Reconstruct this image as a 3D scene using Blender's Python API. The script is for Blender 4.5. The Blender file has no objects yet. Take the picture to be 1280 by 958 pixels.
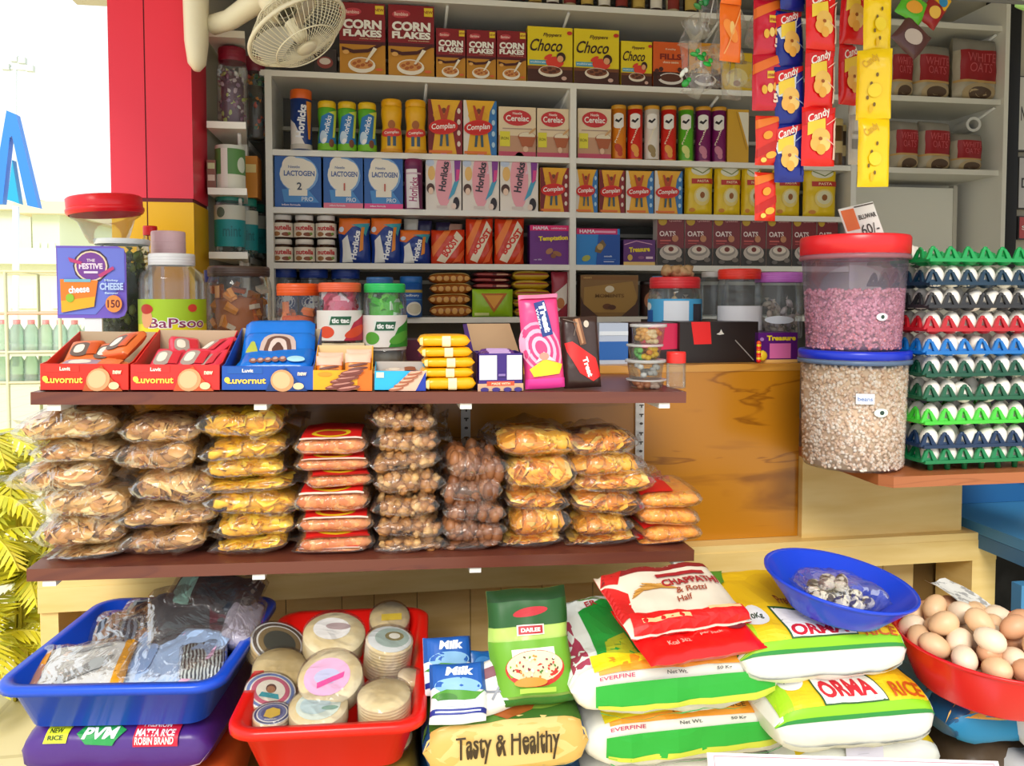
import bpy, bmesh, math, random
from mathutils import Vector, Matrix, Euler, noise
V = Vector
SC = bpy.context.scene
COL = SC.collection
PI = math.pi
# ------------------------------------------------------------------ camera
F = 1000.0; YAW = math.radians(9.0); PIT = math.radians(2.5); CY = 419.0
CAM = V((0, 0, 1.45))
_f = V((math.sin(YAW)*math.cos(PIT), math.cos(YAW)*math.cos(PIT), -math.sin(PIT)))
_r = V((math.cos(YAW), -math.sin(YAW), 0)); _u = _r.cross(_f)
cd = bpy.data.cameras.new('camera'); cam = bpy.data.objects.new('camera', cd); COL.objects.link(cam)
cd.sensor_width = 36; cd.lens = 36*F/1280; cd.shift_y = -(479-CY)/1280; cd.clip_end = 300; cd.clip_start = .02
cam.matrix_world = Matrix(((_r.x, _u.x, -_f.x, CAM.x), (_r.y, _u.y, -_f.y, CAM.y), (_r.z, _u.z, -_f.z, CAM.z), (0, 0, 0, 1)))
SC.camera = cam
# ------------------------------------------------------------------ light
w = bpy.data.worlds.new('overcast_sky'); SC.world = w; w.use_nodes = True
bg = w.node_tree.nodes['Background']; bg.inputs[0].default_value = (.95, .975, 1, 1); bg.inputs[1].default_value = 1.15
sd = bpy.data.lights.new('hazy_sun', 'SUN'); sd.energy = 2.3; sd.angle = math.radians(22); sd.color = (1, .95, .86)
sun = bpy.data.objects.new('hazy_sun', sd); COL.objects.link(sun)
sun.rotation_euler = V((.25, .80, -.62)).to_track_quat('-Z', 'Y').to_euler()
SC.view_settings.view_transform = 'Standard'; SC.view_settings.look = 'None'
SC.view_settings.exposure = 0.16; SC.view_settings.gamma = 1; SC.view_settings.use_curve_mapping = False
SC.cycles.use_denoising = True; SC.cycles.max_bounces = 7; SC.cycles.diffuse_bounces = 3; SC.cycles.glossy_bounces = 3
SC.cycles.transparent_max_bounces = 20; SC.cycles.transmission_bounces = 3
SC.cycles.caustics_reflective = False; SC.cycles.caustics_refractive = False


def P(px, py, Y):
    d = _f + _r*((px-640)/F) - _u*((py-CY)/F)
    return CAM + d*((Y-CAM.y)/d.y)


def PZ(px, py, Z):
    d = _f + _r*((px-640)/F) - _u*((py-CY)/F)
    return CAM + d*((Z-CAM.z)/d.z)


# ------------------------------------------------------------------ materials
def lin(h):
    h = h.lstrip('#')
    return tuple((lambda c: c/12.92 if c <= .04045 else ((c+.055)/1.055)**2.4)(int(h[i:i+2], 16)/255) for i in (0, 2, 4)) + (1,)


_mc = {}


def M(h, rough=.5, kind='', c2=None, sc=1.0, metal=0):
    key = (h, rough, kind, c2, sc, metal)
    if key in _mc: return _mc[key]
    m = bpy.data.materials.new((kind or 'surface')+'_'+h.strip('#')); _mc[key] = m; m.use_nodes = True
    nt = m.node_tree; N = nt.nodes; b = N['Principled BSDF']; L = nt.links.new
    b.inputs['Base Color'].default_value = lin(h); b.inputs['Roughness'].default_value = rough; b.inputs['Metallic'].default_value = metal

    def node(t, **k):
        n = N.new(t)
        for a, v in k.items(): n.inputs[a.replace('_', ' ')].default_value = v
        return n
    tc = node('ShaderNodeTexCoord')

    def bump(src, st, dist=.01):
        bp = node('ShaderNodeBump', Strength=st, Distance=dist); L(src, bp.inputs['Height']); L(bp.outputs[0], b.inputs['Normal'])

    def ramp(src, cols):
        r = node('ShaderNodeValToRGB'); L(src, r.inputs[0]); e = r.color_ramp.elements
        while len(e) < len(cols): e.new(.5)
        for i, (p, c) in enumerate(cols): e[i].position = p; e[i].color = lin(c)
        L(r.outputs[0], b.inputs['Base Color'])
    if kind == 'foil':
        n = node('ShaderNodeTexNoise', Scale=22*sc, Detail=2.0); L(tc.outputs['Object'], n.inputs[0]); bump(n.outputs[0], .7, .006)
    elif kind == 'woven':
        n = node('ShaderNodeTexNoise', Scale=14.0*sc, Detail=3.0); L(tc.outputs['Object'], n.inputs[0]); bump(n.outputs[0], .5, .008)
    elif kind == 'wood':
        mp = node('ShaderNodeMapping'); mp.inputs['Scale'].default_value = (1.3*sc, 1.3*sc, 9*sc); L(tc.outputs['Object'], mp.inputs[0])
        n = node('ShaderNodeTexNoise', Scale=1.1, Detail=4.0, Distortion=.9); L(mp.outputs[0], n.inputs[0])
        ramp(n.outputs[0], [(.3, c2), (.44, h), (.6, h), (.62, c2), (.65, h)]) if c2 else None
        bump(n.outputs[0], .1, .004)
    elif kind == 'ply':
        mp = node('ShaderNodeMapping'); mp.inputs['Scale'].default_value = (2, 2, 14); L(tc.outputs['Object'], mp.inputs[0])
        n = node('ShaderNodeTexNoise', Scale=2.0, Detail=4.0); L(mp.outputs[0], n.inputs[0]); ramp(n.outputs[0], [(.3, c2 or h), (.65, h)])
    elif kind == 'grain':   # granular snack, beans
        n = node('ShaderNodeTexVoronoi', Scale=170.0*sc); L(tc.outputs['Object'], n.inputs[0])
        sp = node('ShaderNodeSeparateColor'); L(n.outputs['Color'], sp.inputs[0])
        ramp(sp.outputs[0], [(.1, c2 or h), (.6, h)]); bump(n.outputs['Distance'], -.9, .004)
    elif kind == 'mottle':
        n = node('ShaderNodeTexNoise', Scale=9.0*sc, Detail=3.0); L(tc.outputs['Object'], n.inputs[0]); ramp(n.outputs[0], [(.38, c2 or h), (.6, h)])
        bump(n.outputs[0], .3, .004)
    elif kind == 'weave':  # vertical pinstripes of a printed fabric
        n = node('ShaderNodeTexWave', Scale=30.0*sc, Distortion=4.0); L(tc.outputs['Object'], n.inputs[0]); ramp(n.outputs['Fac'], [(.4, h), (.6, c2 or h)])
    elif kind == 'cloth':
        n = node('ShaderNodeTexNoise', Scale=12.0*sc, Detail=3.0, Distortion=.8); L(tc.outputs['Object'], n.inputs[0]); bump(n.outputs[0], 1.0, .02)
        b.inputs['Sheen Weight'].default_value = .2
    elif kind == 'tile':
        n = node('ShaderNodeTexBrick', Scale=1.0*sc); n.offset = 0; n.inputs['Color1'].default_value = lin(h); n.inputs['Color2'].default_value = lin(h)
        n.inputs['Mortar'].default_value = lin(c2); n.inputs['Mortar Size'].default_value = .01; n.inputs['Brick Width'].default_value = .45; n.inputs['Row Height'].default_value = .45
        L(tc.outputs['Object'], n.inputs[0]); L(n.outputs[0], b.inputs['Base Color'])
    elif kind == 'speck':
        n = node('ShaderNodeTexNoise', Scale=90.0*sc, Detail=2.0); L(tc.outputs['Object'], n.inputs[0]); ramp(n.outputs[0], [(.5, h), (.56, c2)])
    elif kind in ('film', 'clear', 'tint'):
        N.remove(b); out = N['Material Output']
        tr = node('ShaderNodeBsdfTransparent'); tr.inputs[0].default_value = lin(h)
        gl = node('ShaderNodeBsdfGlossy', Roughness=rough); df = node('ShaderNodeBsdfDiffuse'); df.inputs[0].default_value = lin(c2 or '#ffffff')
        lw = node('ShaderNodeLayerWeight', Blend=.35 if kind == 'film' else .28)
        mx = node('ShaderNodeMixShader'); mx2 = node('ShaderNodeMixShader')
        if kind == 'film':
            n = node('ShaderNodeTexNoise', Scale=15.0*sc, Detail=2.0, Distortion=1.6); L(tc.outputs['Object'], n.inputs[0])
            bp = node('ShaderNodeBump', Strength=1.0, Distance=.012); L(n.outputs[0], bp.inputs['Height'])
            L(bp.outputs[0], gl.inputs['Normal']); L(bp.outputs[0], lw.inputs['Normal'])
        ma = node('ShaderNodeMath'); ma.operation = 'MULTIPLY_ADD'; L(lw.outputs['Fresnel'], ma.inputs[0]); ma.inputs[1].default_value = .42 if kind == 'film' else .5; ma.inputs[2].default_value = .015
        mx2.inputs[0].default_value = metal if metal else (.035 if kind == 'film' else .04 if kind == 'clear' else .3)
        L(tr.outputs[0], mx2.inputs[1]); L(df.outputs[0], mx2.inputs[2])
        L(ma.outputs[0], mx.inputs[0]); L(mx2.outputs[0], mx.inputs[1]); L(gl.outputs[0], mx.inputs[2]); L(mx.outputs[0], out.inputs[0])
    return m


FILM = M('#ffffff', .12, 'film'); CLEAR = M('#f4f8fa', .06, 'clear')
WHITE = M('#f2f0ea', .5)

# ------------------------------------------------------------------ text
_tc = {}


def tmesh(s, bold):
    k = (s, bold)
    if k in _tc: return _tc[k]
    cu = bpy.data.curves.new('lettering', 'FONT'); cu.body = s; cu.offset = bold; cu.resolution_u = 3
    o = bpy.data.objects.new('lettering', cu)
    me = bpy.data.meshes.new_from_object(o)
    vs = [(v.co.x, v.co.y) for v in me.vertices]; fs = [tuple(p.vertices) for p in me.polygons]
    bpy.data.objects.remove(o); bpy.data.curves.remove(cu); bpy.data.meshes.remove(me)
    x0 = min(v[0] for v in vs); x1 = max(v[0] for v in vs); y0 = min(v[1] for v in vs); y1 = max(v[1] for v in vs)
    sx = 1/max(x1-x0, 1e-6); sy = 1/max(y1-y0, 1e-6)
    _tc[k] = ([((a-x0)*sx-.5, (b-y0)*sy-.5) for a, b in vs], fs, (x1-x0)/(y1-y0))
    return _tc[k]


# ------------------------------------------------------------------ mesh builder
class MB:
    def __init__(s): s.v = []; s.f = []; s.mi = []; s.ms = []; s.sm = []

    def mat(s, m):
        if isinstance(m, str): m = M(m)
        if m not in s.ms: s.ms.append(m)
        return s.ms.index(m)

    def add(s, vs, fs, m, smooth=False, xf=None):
        n = len(s.v); i = s.mat(m)
        s.v += [tuple(xf @ V(p)) if xf else tuple(p) for p in vs]
        for f in fs: s.f.append(tuple(n+k for k in f)); s.mi.append(i); s.sm.append(smooth)
        return s

    def box(s, x0, x1, y0, y1, z0, z1, m, xf=None, top=None, side=None):
        vs = [(x, y, z) for z in (z0, z1) for y in (y0, y1) for x in (x0, x1)]
        s.add(vs, [(0, 1, 5, 4), (3, 2, 6, 7)], m, xf=xf)
        s.add(vs, [(2, 0, 4, 6), (1, 3, 7, 5)], side or m, xf=xf)
        return s.add(vs, [(0, 2, 3, 1), (4, 5, 7, 6)], top or m, xf=xf)

    def loft(s, rings, m, closed=True, cap0=False, cap1=False, smooth=True, xf=None):
        n = len(rings[0]); vs = [p for r in rings for p in r]; fs = []
        for i in range(len(rings)-1):
            for j in range(n if closed else n-1):
                k = (j+1) % n; fs.append((i*n+j, i*n+k, (i+1)*n+k, (i+1)*n+j))
        if cap0: fs.append(tuple(range(n-1, -1, -1)))
        if cap1: fs.append(tuple((len(rings)-1)*n+j for j in range(n)))
        return s.add(vs, fs, m, smooth, xf)

    def lathe(s, prof, m, n=28, cap0=False, cap1=False, smooth=True, xf=None, sx=1, sy=1):
        return s.loft([[(r*sx*math.cos(2*PI*j/n), r*sy*math.sin(2*PI*j/n), z) for j in range(n)] for r, z in prof], m, True, cap0, cap1, smooth, xf)

    def tube(s, pts, r, m, n=6, closed=False, xf=None):
        pts = [V(p) for p in pts]; rings = []; N = len(pts); up = V((.13, .21, 1)).normalized()
        for i, p in enumerate(pts):
            a = pts[(i-1) % N] if (closed or i) else p; b = pts[(i+1) % N] if (closed or i < N-1) else p
            t = (b-a).normalized(); x = t.cross(up)
            if x.length < 1e-3: x = t.cross(V((1, 0, 0)))
            x.normalize(); y = t.cross(x); rr = r[i] if isinstance(r, (list, tuple)) else r
            rings.append([tuple(p+x*(rr*math.cos(2*PI*j/n))+y*(rr*math.sin(2*PI*j/n))) for j in range(n)])
        if closed: rings.append(rings[0]); return s.loft(rings, m, xf=xf)
        return s.loft(rings, m, cap0=True, cap1=True, xf=xf)

    def blob(s, c, rx, ry, rz, m, n=8, k=5, rot=None, jit=0, seed=0, smooth=True):
        rings = []; E = (rot or Euler((0, 0, 0))).to_matrix()
        for i in range(k+1):
            ph = -PI/2+PI*i/k; ring = []
            for j in range(n):
                a = 2*PI*j/n; d = V((math.cos(ph)*math.cos(a), math.cos(ph)*math.sin(a), math.sin(ph)))
                q = 1+(jit*noise.noise(d*2.2+V((seed*3.1, seed, 0))) if jit else 0)
                ring.append(tuple(V(c)+E @ V((d.x*rx*q, d.y*ry*q, d.z*rz*q))))
            rings.append(ring)
        return s.loft(rings, m, smooth=smooth)

    def build(s, name, parent=None, loc=(0, 0, 0), rot=(0, 0, 0), key=None):
        me = s.mesh(name)
        return link(name, me, parent, loc, rot)

    def mesh(s, name):
        me = bpy.data.meshes.new(name); me.from_pydata(s.v, [], s.f)
        for m in s.ms: me.materials.append(m)
        me.polygons.foreach_set('material_index', s.mi); me.polygons.foreach_set('use_smooth', s.sm); me.update()
        return me


def link(name, me, parent=None, loc=(0, 0, 0), rot=(0, 0, 0)):
    o = bpy.data.objects.new(name, me); COL.objects.link(o)
    if parent: o.parent = parent
    o.location = loc; o.rotation_euler = rot
    return o


def tag(o, label=None, cat=None, group=None, kind=None):
    if label: o['label'] = label
    if cat: o['category'] = cat
    if group: o['group'] = group
    if kind: o['kind'] = kind
    return o


def thing(name, label, cat, loc=(0, 0, 0), rot=(0, 0, 0), group=None):
    return tag(link(name, None, None, loc, rot), label, cat, group)


def dup(root, loc=None, rot=None, label=None, scale=None):
    r = root.copy(); COL.objects.link(r)
    if loc is not None: r.location = loc
    if rot is not None: r.rotation_euler = rot
    if scale is not None: r.scale = scale
    if label: r['label'] = label
    for ch in list(root.children):
        c = ch.copy(); COL.objects.link(c); c.parent = r
        for g in ch.children:
            d = g.copy(); COL.objects.link(d); d.parent = c
    return r


def structure(o): o['kind'] = 'structure'; return o


# ------------------------------------------------------------------ print frames: fr(a, b, layer) -> point
def flat(o, u=(1, 0, 0), v=(0, 0, 1), eps=.0005):
    o = V(o); u = V(u); v = V(v); n = u.cross(v).normalized()
    f = lambda a, b, l: o+u*a+v*b+n*(l*eps)
    return f, False


def cyl(r, w, z0=0, a0=0, eps=.0006, taper=0, h=1):
    # a in 0..w along the arc, the middle facing -Y
    def f(a, b, l):
        rr = r+taper*b/h; t = -PI/2+a0+(a-w/2)/r; q = rr+eps+l*.00022
        return V((q*math.cos(t), q*math.sin(t), z0+b))
    return f, True


class Art:
    def __init__(s, mb, fr, w, h, l=1): s.mb = mb; (s.fr, s.cv) = fr; s.w = w; s.h = h; s.l = l

    def _p(s, vs, fs, m, l):
        if not s.cv: return s.mb.add([s.fr(x, y, l) for x, y in vs], fs, m)
        bm = bmesh.new(); bv = [bm.verts.new((x, y, 0)) for x, y in vs]
        for f in fs:
            try: bm.faces.new([bv[i] for i in f])
            except ValueError: pass
        bmesh.ops.triangulate(bm, faces=bm.faces[:]); L = max(s.w, s.h)/20
        for _ in range(4):
            ed = [e for e in bm.edges if e.calc_length() > L]
            if not ed: break
            bmesh.ops.subdivide_edges(bm, edges=ed, cuts=1, use_grid_fill=False); bmesh.ops.triangulate(bm, faces=[f for f in bm.faces if len(f.verts) > 3])
        bm.verts.index_update(); s.mb.add([s.fr(v.co.x, v.co.y, l) for v in bm.verts], [tuple(v.index for v in f.verts) for f in bm.faces], m); bm.free()

    def _grid(s, a0, b0, a1, b1, m, l):
        nu = nv = 1
        if s.cv: nu = max(1, int(abs(a1-a0)/s.w*20+.99)); nv = max(1, int(abs(b1-b0)/s.h*18+.99))
        vs = [s.fr(a0+(a1-a0)*i/nu, b0+(b1-b0)*j/nv, l) for j in range(nv+1) for i in range(nu+1)]
        s.mb.add(vs, [(j*(nu+1)+i, j*(nu+1)+i+1, (j+1)*(nu+1)+i+1, (j+1)*(nu+1)+i) for j in range(nv) for i in range(nu)], m, s.cv)

    def R(s, x0, y0, x1, y1, m, l=None):
        s.l += 1; s._grid(x0*s.w, y0*s.h, x1*s.w, y1*s.h, m, l or s.l); return s

    def E(s, cx, cy, rx, ry, m, rot=0, n=20, l=None):
        s.l += 1; L = l or s.l; c, si = math.cos(math.radians(rot)), math.sin(math.radians(rot)); vs = [s.fr(cx*s.w, cy*s.h, L)]; K = 3 if s.cv else 1
        for k in range(1, K+1):
            for i in range(n):
                x = rx*s.w*k/K*math.cos(2*PI*i/n); y = ry*s.h*k/K*math.sin(2*PI*i/n)
                vs.append(s.fr(cx*s.w+x*c-y*si, cy*s.h+x*si+y*c, L))
        fs = [(0, 1+i, 1+(i+1) % n) for i in range(n)]
        for k in range(K-1):
            fs += [(1+k*n+i, 1+(k+1)*n+i, 1+(k+1)*n+(i+1) % n, 1+k*n+(i+1) % n) for i in range(n)]
        s.mb.add(vs, fs, m, s.cv); return s

    def G(s, pts, m, l=None):
        s.l += 1; s._p([(x*s.w, y*s.h) for x, y in pts], [tuple(range(len(pts)))], m, l or s.l); return s

    def T(s, t, cx, cy, h, m, w=None, rot=0, sh=0, bold=.02):
        s.l += 1; vs, fs, asp = tmesh(t, bold); up = abs(rot) % 180 > 45 and abs(rot) % 180 < 135
        hh = h*(s.w if up else s.h); ww = w*(s.h if up else s.w) if w else hh*asp
        c, si = math.cos(math.radians(rot)), math.sin(math.radians(rot)); out = []
        for x, y in vs:
            X = x*ww+y*hh*sh; Yy = y*hh; out.append((cx*s.w+X*c-Yy*si, cy*s.h+X*si+Yy*c))
        s._p(out, fs, m, s.l); return s

    def S(s, pts, wd, m):   # stroke along a polyline, width in metres
        for (xa, ya), (xb, yb) in zip(pts, pts[1:]):
            a = V((xa*s.w, ya*s.h)); b = V((xb*s.w, yb*s.h)); d = (b-a)
            if d.length < 1e-6: continue
            n = V((-d.y, d.x)).normalized()*wd/2; s._p([tuple(q) for q in (a-n, b-n, b+n, a+n)], [(0, 1, 2, 3)], m, s.l+1)
        s.l += 1; return s


def carton(w, h, d, front, side=None, art=None, top=None, sart=None):
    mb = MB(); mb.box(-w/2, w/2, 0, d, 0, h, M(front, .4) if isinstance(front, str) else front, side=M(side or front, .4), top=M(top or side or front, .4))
    if art: art(Art(mb, flat((-w/2, 0, 0)), w, h))
    if sart: sart(Art(mb, flat((-w/2, d, 0), (0, -1, 0)), d, h))
    return mb


def pouch_fn(w, h, t, seed=0, wr=.004, pw=3, ph=4):
    def g(a, b, side, l=0):
        x = 2*a/w-1; y = 2*b/h-1; x = max(-1, min(1, x)); y = max(-1, min(1, y))
        p = max(0, 1-abs(x)**pw)**.6*max(0, 1-abs(y)**ph)**.5
        nz = noise.noise(V((a*16+seed*7, b*16, seed)))*wr*(.3+p)+noise.noise(V((a*45+seed*3, b*20, seed*2)))*wr*.5
        ox = noise.noise(V((b*14, seed*5, 0)))*wr*.8*abs(x); oz = noise.noise(V((a*14, 0, seed*4)))*wr*.8*abs(y)
        return V((a-w/2+ox, -side*(t/2*p+(l*.00032+.0008 if l else 0))+nz, b+oz))
    return g


def pouch(w, h, t, m, art=None, seed=0, wr=.004, n=16, back=None, pw=3, ph=4):
    g = pouch_fn(w, h, t, seed, wr, pw, ph); mb = MB()
    for side in (1, -1):
        vs = [g(w*i/n, h*j/n, side) for j in range(n+1) for i in range(n+1)]
        fs = [(j*(n+1)+i, j*(n+1)+i+1, (j+1)*(n+1)+i+1, (j+1)*(n+1)+i) for j in range(n) for i in range(n)]
        if side < 0: fs = [f[::-1] for f in fs]
        mb.add(vs, fs, m if side > 0 else (back or m), True)
    if art: art(Art(mb, (lambda a, b, l: g(a, b, 1, l+1), True), w, h))
    return mb


def spw(x, p): return math.copysign(abs(x)**p, x)


def sack_fn(W, D, H, seed=0, wr=.01, ex=5, py=.55, pz=.75, sag=.0):
    def g(a, th, l=0):      # a -1..1 along X, th 0 = front, 90 deg = top
        a = max(-1, min(1, a)); t = max(0, 1-abs(a)**ex)**.5; c = spw(math.cos(th), py); s_ = spw(math.sin(th), pz)
        nz = noise.noise(V((a*W*9+seed*5, math.cos(th)*D*8, math.sin(th)*2+seed)))*wr + noise.noise(V((a*W*26, th*3, seed*3)))*wr*.4
        e = l*.0004+.001 if l else 0; k = 1+nz/(H/2)*.8+e/(H/2)
        return V((a*W/2, -(D/2)*c*(.9+.1*t)*(1+nz/D+e/(D/2)), H/2+(H/2)*s_*t*k-sag*a*a))
    return g


def sack(W, D, H, m, art=None, seed=0, wr=.01, n=22, k=24, ex=5, th=(-25, 115), hh=None, py=.55, pz=.75, sag=0):
    g = sack_fn(W, D, H, seed, wr, ex, py, pz, sag); mb = MB()
    mb.loft([[g(-1+2*i/n, 2*PI*j/k) for j in range(k)] for i in range(n+1)], m)
    if art:
        h = hh or (H*.8+D*.8); t0, t1 = math.radians(th[0]), math.radians(th[1])
        art(Art(mb, (lambda a, b, l: g(2*a/W-1, t0+(t1-t0)*b/h, l+1), True), W, h))
    return mb


def chips(mb, g, n, size, cols, R, kind='chip', H=.05, inner=.55, W=.17, D=.2):
    def cl(p):
        x = max(-.97, min(.97, 2*p.x/W)); t = max(.05, 1-abs(x)**5)**.5; q = (abs(p.y)/(D/2))**2.4+(abs(p.z-H/2)/(H/2*t))**2.2
        k = 1 if q < .9 else (.9/q)**.43; return (x*W/2, p.y*k, H/2+(p.z-H/2)*k)
    for i in range(n):
        a = R.uniform(-.86, .86); th = R.uniform(-1.0, PI*.75) if R.random() < .8 else R.uniform(0, 2*PI); q = R.uniform(inner, .93)
        p = g(a, th); c = V((p.x, p.y*q, H/2+(p.z-H/2)*q)); m = M(R.choice(cols), .45); s = size*R.uniform(.7, 1.2)
        E = Euler((R.uniform(-1.0, 1.0), R.uniform(-.7, .7), R.uniform(0, 6.28)))
        if kind == 'chip':
            X = E.to_matrix(); cu = R.uniform(-.9, .9); vs = [cl(c)]; K = 9
            for rr in (.55, 1):
                for j in range(K):
                    t = 2*PI*j/K; x = s*rr*math.cos(t)*(1+.1*math.sin(3*t+i)); y = s*rr*math.sin(t)*.8; vs.append(cl(c+X @ V((x, y, cu*(x*x-y*y*.4)/s*.8))))
            mb.add(vs, [(0, 1+j, 1+(j+1) % K) for j in range(K)]+[(1+j, 1+K+j, 1+K+(j+1) % K, 1+(j+1) % K) for j in range(K)], m, True)
        elif kind == 'nut':
            mb.blob(c, s, s*.8, s*.62, m, 7, 5, E, .5, i)
        elif kind == 'ball':
            mb.blob(c, s, s, s*.9, m, 9, 6, E, .25, i)
# ================================================================== THE SETTING
YR = 3.0; YB = YR+.32; YP = 2.05; YS = 1.63; TILT = .018
ground = MB(); ground.box(-40, 30, -3, 60, -.05, 0, M('#ece2b8', .6, 'tile', '#d8cda0'))
structure(ground.build('floor'))
roof = MB(); roof.box(-1.3, 3.4, .75, 3.75, 2.72, 2.85, M('#cfc8b8', .8)); structure(roof.build('ceiling'))
fa = MB().box(-1.3, 3.4, .69, .749, 2.50, 2.85, M('#b8b0a0', .7)); structure(fa.build('shade_fascia_1'))  # unseen fascia, added to block sky light from the upper rack
sw_ = MB().box(2.6, 2.7, .75, YR-.1, 0, 2.72, M('#a8a090', .8)); structure(sw_.build('shade_side_wall'))  # unseen side wall, added to cut the light reaching the cupboard
# pillar clad in red and yellow sheet
YQ = 2.62; xl = P(138, 200, YQ).x; xr = P(241, 200, YQ).x; zy = P(190, 250, YQ).z; xs = P(183, 200, YQ).x
pil = MB(); RED = M('#f0304a', .35); YEL = M('#f8c010', .35)
for a, b in ((xl, xs-.002), (xs+.002, xr)):
    pil.box(a, b, YQ, YQ+.21, zy+.006, 2.72, RED); pil.box(a, b, YQ, YQ+.21, 0, zy-.006, YEL)
pil.box(xl+.003, xr-.003, YQ+.003, YQ+.207, 0, 2.71, M('#6a1a26', .6)); structure(pil.build('pillar_1'))
bw = MB(); bw.box(xr-.10, 3.4, YB+.04, YB+.14, 0, 2.72, M('#8d887c', .8)); structure(bw.build('wall_back'))
wl = MB(); wl.box(xr-.10, xr, YQ+.21, YB+.04, 0, 2.72, M('#b9b4a4', .7)); structure(wl.build('wall_left'))
# wall at the far right, beyond the dark post
pr = P(1254, 200, YR); pr2 = P(1268, 200, YR)
wr_ = MB(); wr_.box(pr2.x+.005, 3.4, YR+.02, YR+.1, 0, 2.72, M('#b5ad98', .7)); structure(wr_.build('wall_right'))
o = MB().box(pr.x, pr2.x, YR-.02, YR+.12, 0, 2.72, M('#16161a', .5)).build('dark_post'); tag(o, 'black square post at the side edge of the white cupboard', 'post')
# ================================================================== RACK
xL = P(337, 250, YR).x; xC = P(716, 250, YR).x; xRr = P(1066, 250, YR).x; xE = pr.x
RW = M('#efece2', .45)
rowz = [P(640, y, YR).z for y in (1.5, 100.5, 195, 264, 330.5, 396.5)]
TH = .021
rk = thing('display_rack', 'white painted shelving rack full of boxed groceries behind the counter', 'shelving rack', (0, YR, 0))
bp = MB().box(xL, xRr, .33, .35, .6, 2.7, M('#6e6a62', .7)).build('back_panel', rk)
for i, z in enumerate(rowz):
    a = P(330 if i < 2 else 337, 100, YR).x
    MB().box(xL-.03 if i < 2 else xL, xRr+.012, 0, .325, z-TH, z, RW).build('shelf_board', rk)
    if i: # thin rail seen under the board at the back
        MB().box(xL, xRr, .30, .325, z+.13, z+.145, M('#cfcabc', .5)).build('back_rail', rk)
for x, z0, z1 in ((xL, .6, rowz[1]), (xC, .6, rowz[1]-TH), (xRr, .6, rowz[1]+.0)):
    MB().box(x-.012, x+.012, -.004, .33, z0, z1, RW).build('upright', rk)
for px, zi in ((533, 1), (712, 1), (712, 0), (900, 1), (900, 0), (560, 0)):
    x = P(px, 100, YR).x; z = rowz[zi]
    MB().tube([(x, .02, z-TH-.004), (x, .31, z-TH-.09)], .006, RW, 5).build('bracket', rk)
# side shelves between pillar and rack
YL = 2.72
x0 = P(259, 200, YL).x; x1 = P(308, 200, YL).x; x2 = P(333, 200, YB).x
su = thing('corner_shelf', 'white corner shelving beside the pillar with jars on each board', 'shelf', (0, YL, 0))
sz = [P(285, y, YL).z for y in (38, 152, 235, 315)]
for i, z in enumerate(sz):
    mb = MB(); pts = [(x0, 0), (x1, 0), (x2-.02, YR-YL-.01), (x2-.02, YB-YL), (x0, YB-YL)]
    mb.loft([[(x, y, z-.022) for x, y in pts], [(x, y, z) for x, y in pts]], RW, cap0=True, cap1=True, smooth=False); mb.build('shelf_board', su)
MB().box(x2-.045, x2-.02, YR-YL-.01, YR-YL+.02, .6, rowz[1], RW).build('upright', su)
for z in sz[1:]:
    MB().tube([(x1-.03, .05, z-.03), (x2-.05, .3, z-.12)], .006, RW, 5).build('bracket', su)
# white cupboard at the end of the rack
cz = [P(1180, y, YR).z for y in (28, 121.5, 211)]
cb = thing('storage_cupboard', 'open white cupboard with dim shelves of flour packs beside the black post', 'cupboard', (0, YR, 0))
MB().box(xE-.02, xE, -.02, .32, .6, 2.7, M('#ece8da', .6)).build('side_panel', cb)
MB().box(xRr, xE-.02, .30, .33, .6, 2.7, M('#dcd8ca', .6)).build('back_panel', cb)
for z in cz: MB().box(xRr+.015, xE-.02, 0, .30, z-.022, z, M('#e4e0d2', .6)).build('shelf_board', cb)
dx = P(1190, 280, YR+.2).x
dp = MB().box(xRr+.02, dx, .19, .21, .8, cz[2]-.05, M('#f0ecdc', .6)).build('door', cb)
MB().box(dx-.006, dx+.012, .185, .215, .8, cz[2]-.04, M('#c9c3b2', .6)).build('door_frame', cb)
for z in cz[:2]: MB().tube([(xE-.03, .02, z-.03), (xE-.03, .28, z-.10)], .006, RW, 5).build('bracket', cb)

# ================================================================== COUNTER
PLY = M('#ecd08c', .5, 'ply', '#e0bf74'); PLY2 = M('#e3c68a', .5, 'ply', '#d2b070')
ct = thing('shop_counter', 'long wooden shop counter with glossy brown panel and pale plywood step', 'counter', (0, YP, 0))
ztop = P(930, 455, YP).z; zst = P(930, 681, YP-.05).z; zst0 = P(930, 717, YP-.05).z
xa = P(66, 600, YP).x; xb = P(998, 600, YP).x
WOOD = M('#b87818', .25, 'wood', '#8c5410')
MB().box(xa, xb, 0, .03, zst+.001, ztop-.02, WOOD).build('wood_panel', ct)
MB().box(xa, xb, -.002, .53, ztop-.02, ztop, M('#c98f3c', .3, 'wood', '#a8702a')).build('counter_top', ct)
xc = P(1245, 690, YP-.05).x
MB().box(xa-.02, xc, -.05, .53, zst-.02, zst, PLY).build('step_board', ct)
MB().box(xa-.02, xc, -.052, -.03, zst0, zst-.02, PLY).build('step_apron', ct)
# plank wall below the step
pl = MB(); x = xa-.02; xq = P(1140, 800, YP+.1).x; i = 0
while x < xq:
    nx = min(x+.085+.03*(i % 3), xq); pl.box(x+.001, nx-.001, .10, .115, .0, zst-.02, PLY2); x = nx; i += 1
pl.box(xa-.02, xc, .116, .13, 0, zst-.02, M('#6b5024', .7)); pl.build('plank_front', ct)
MB().box(P(1213, 800, YP-.05).x, xc, -.05, .1, 0, zst0, PLY).build('leg', ct)
MB().box(xa-.02, xa+.02, -.04, .1, 0, zst0, PLY).build('leg', ct)
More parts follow.
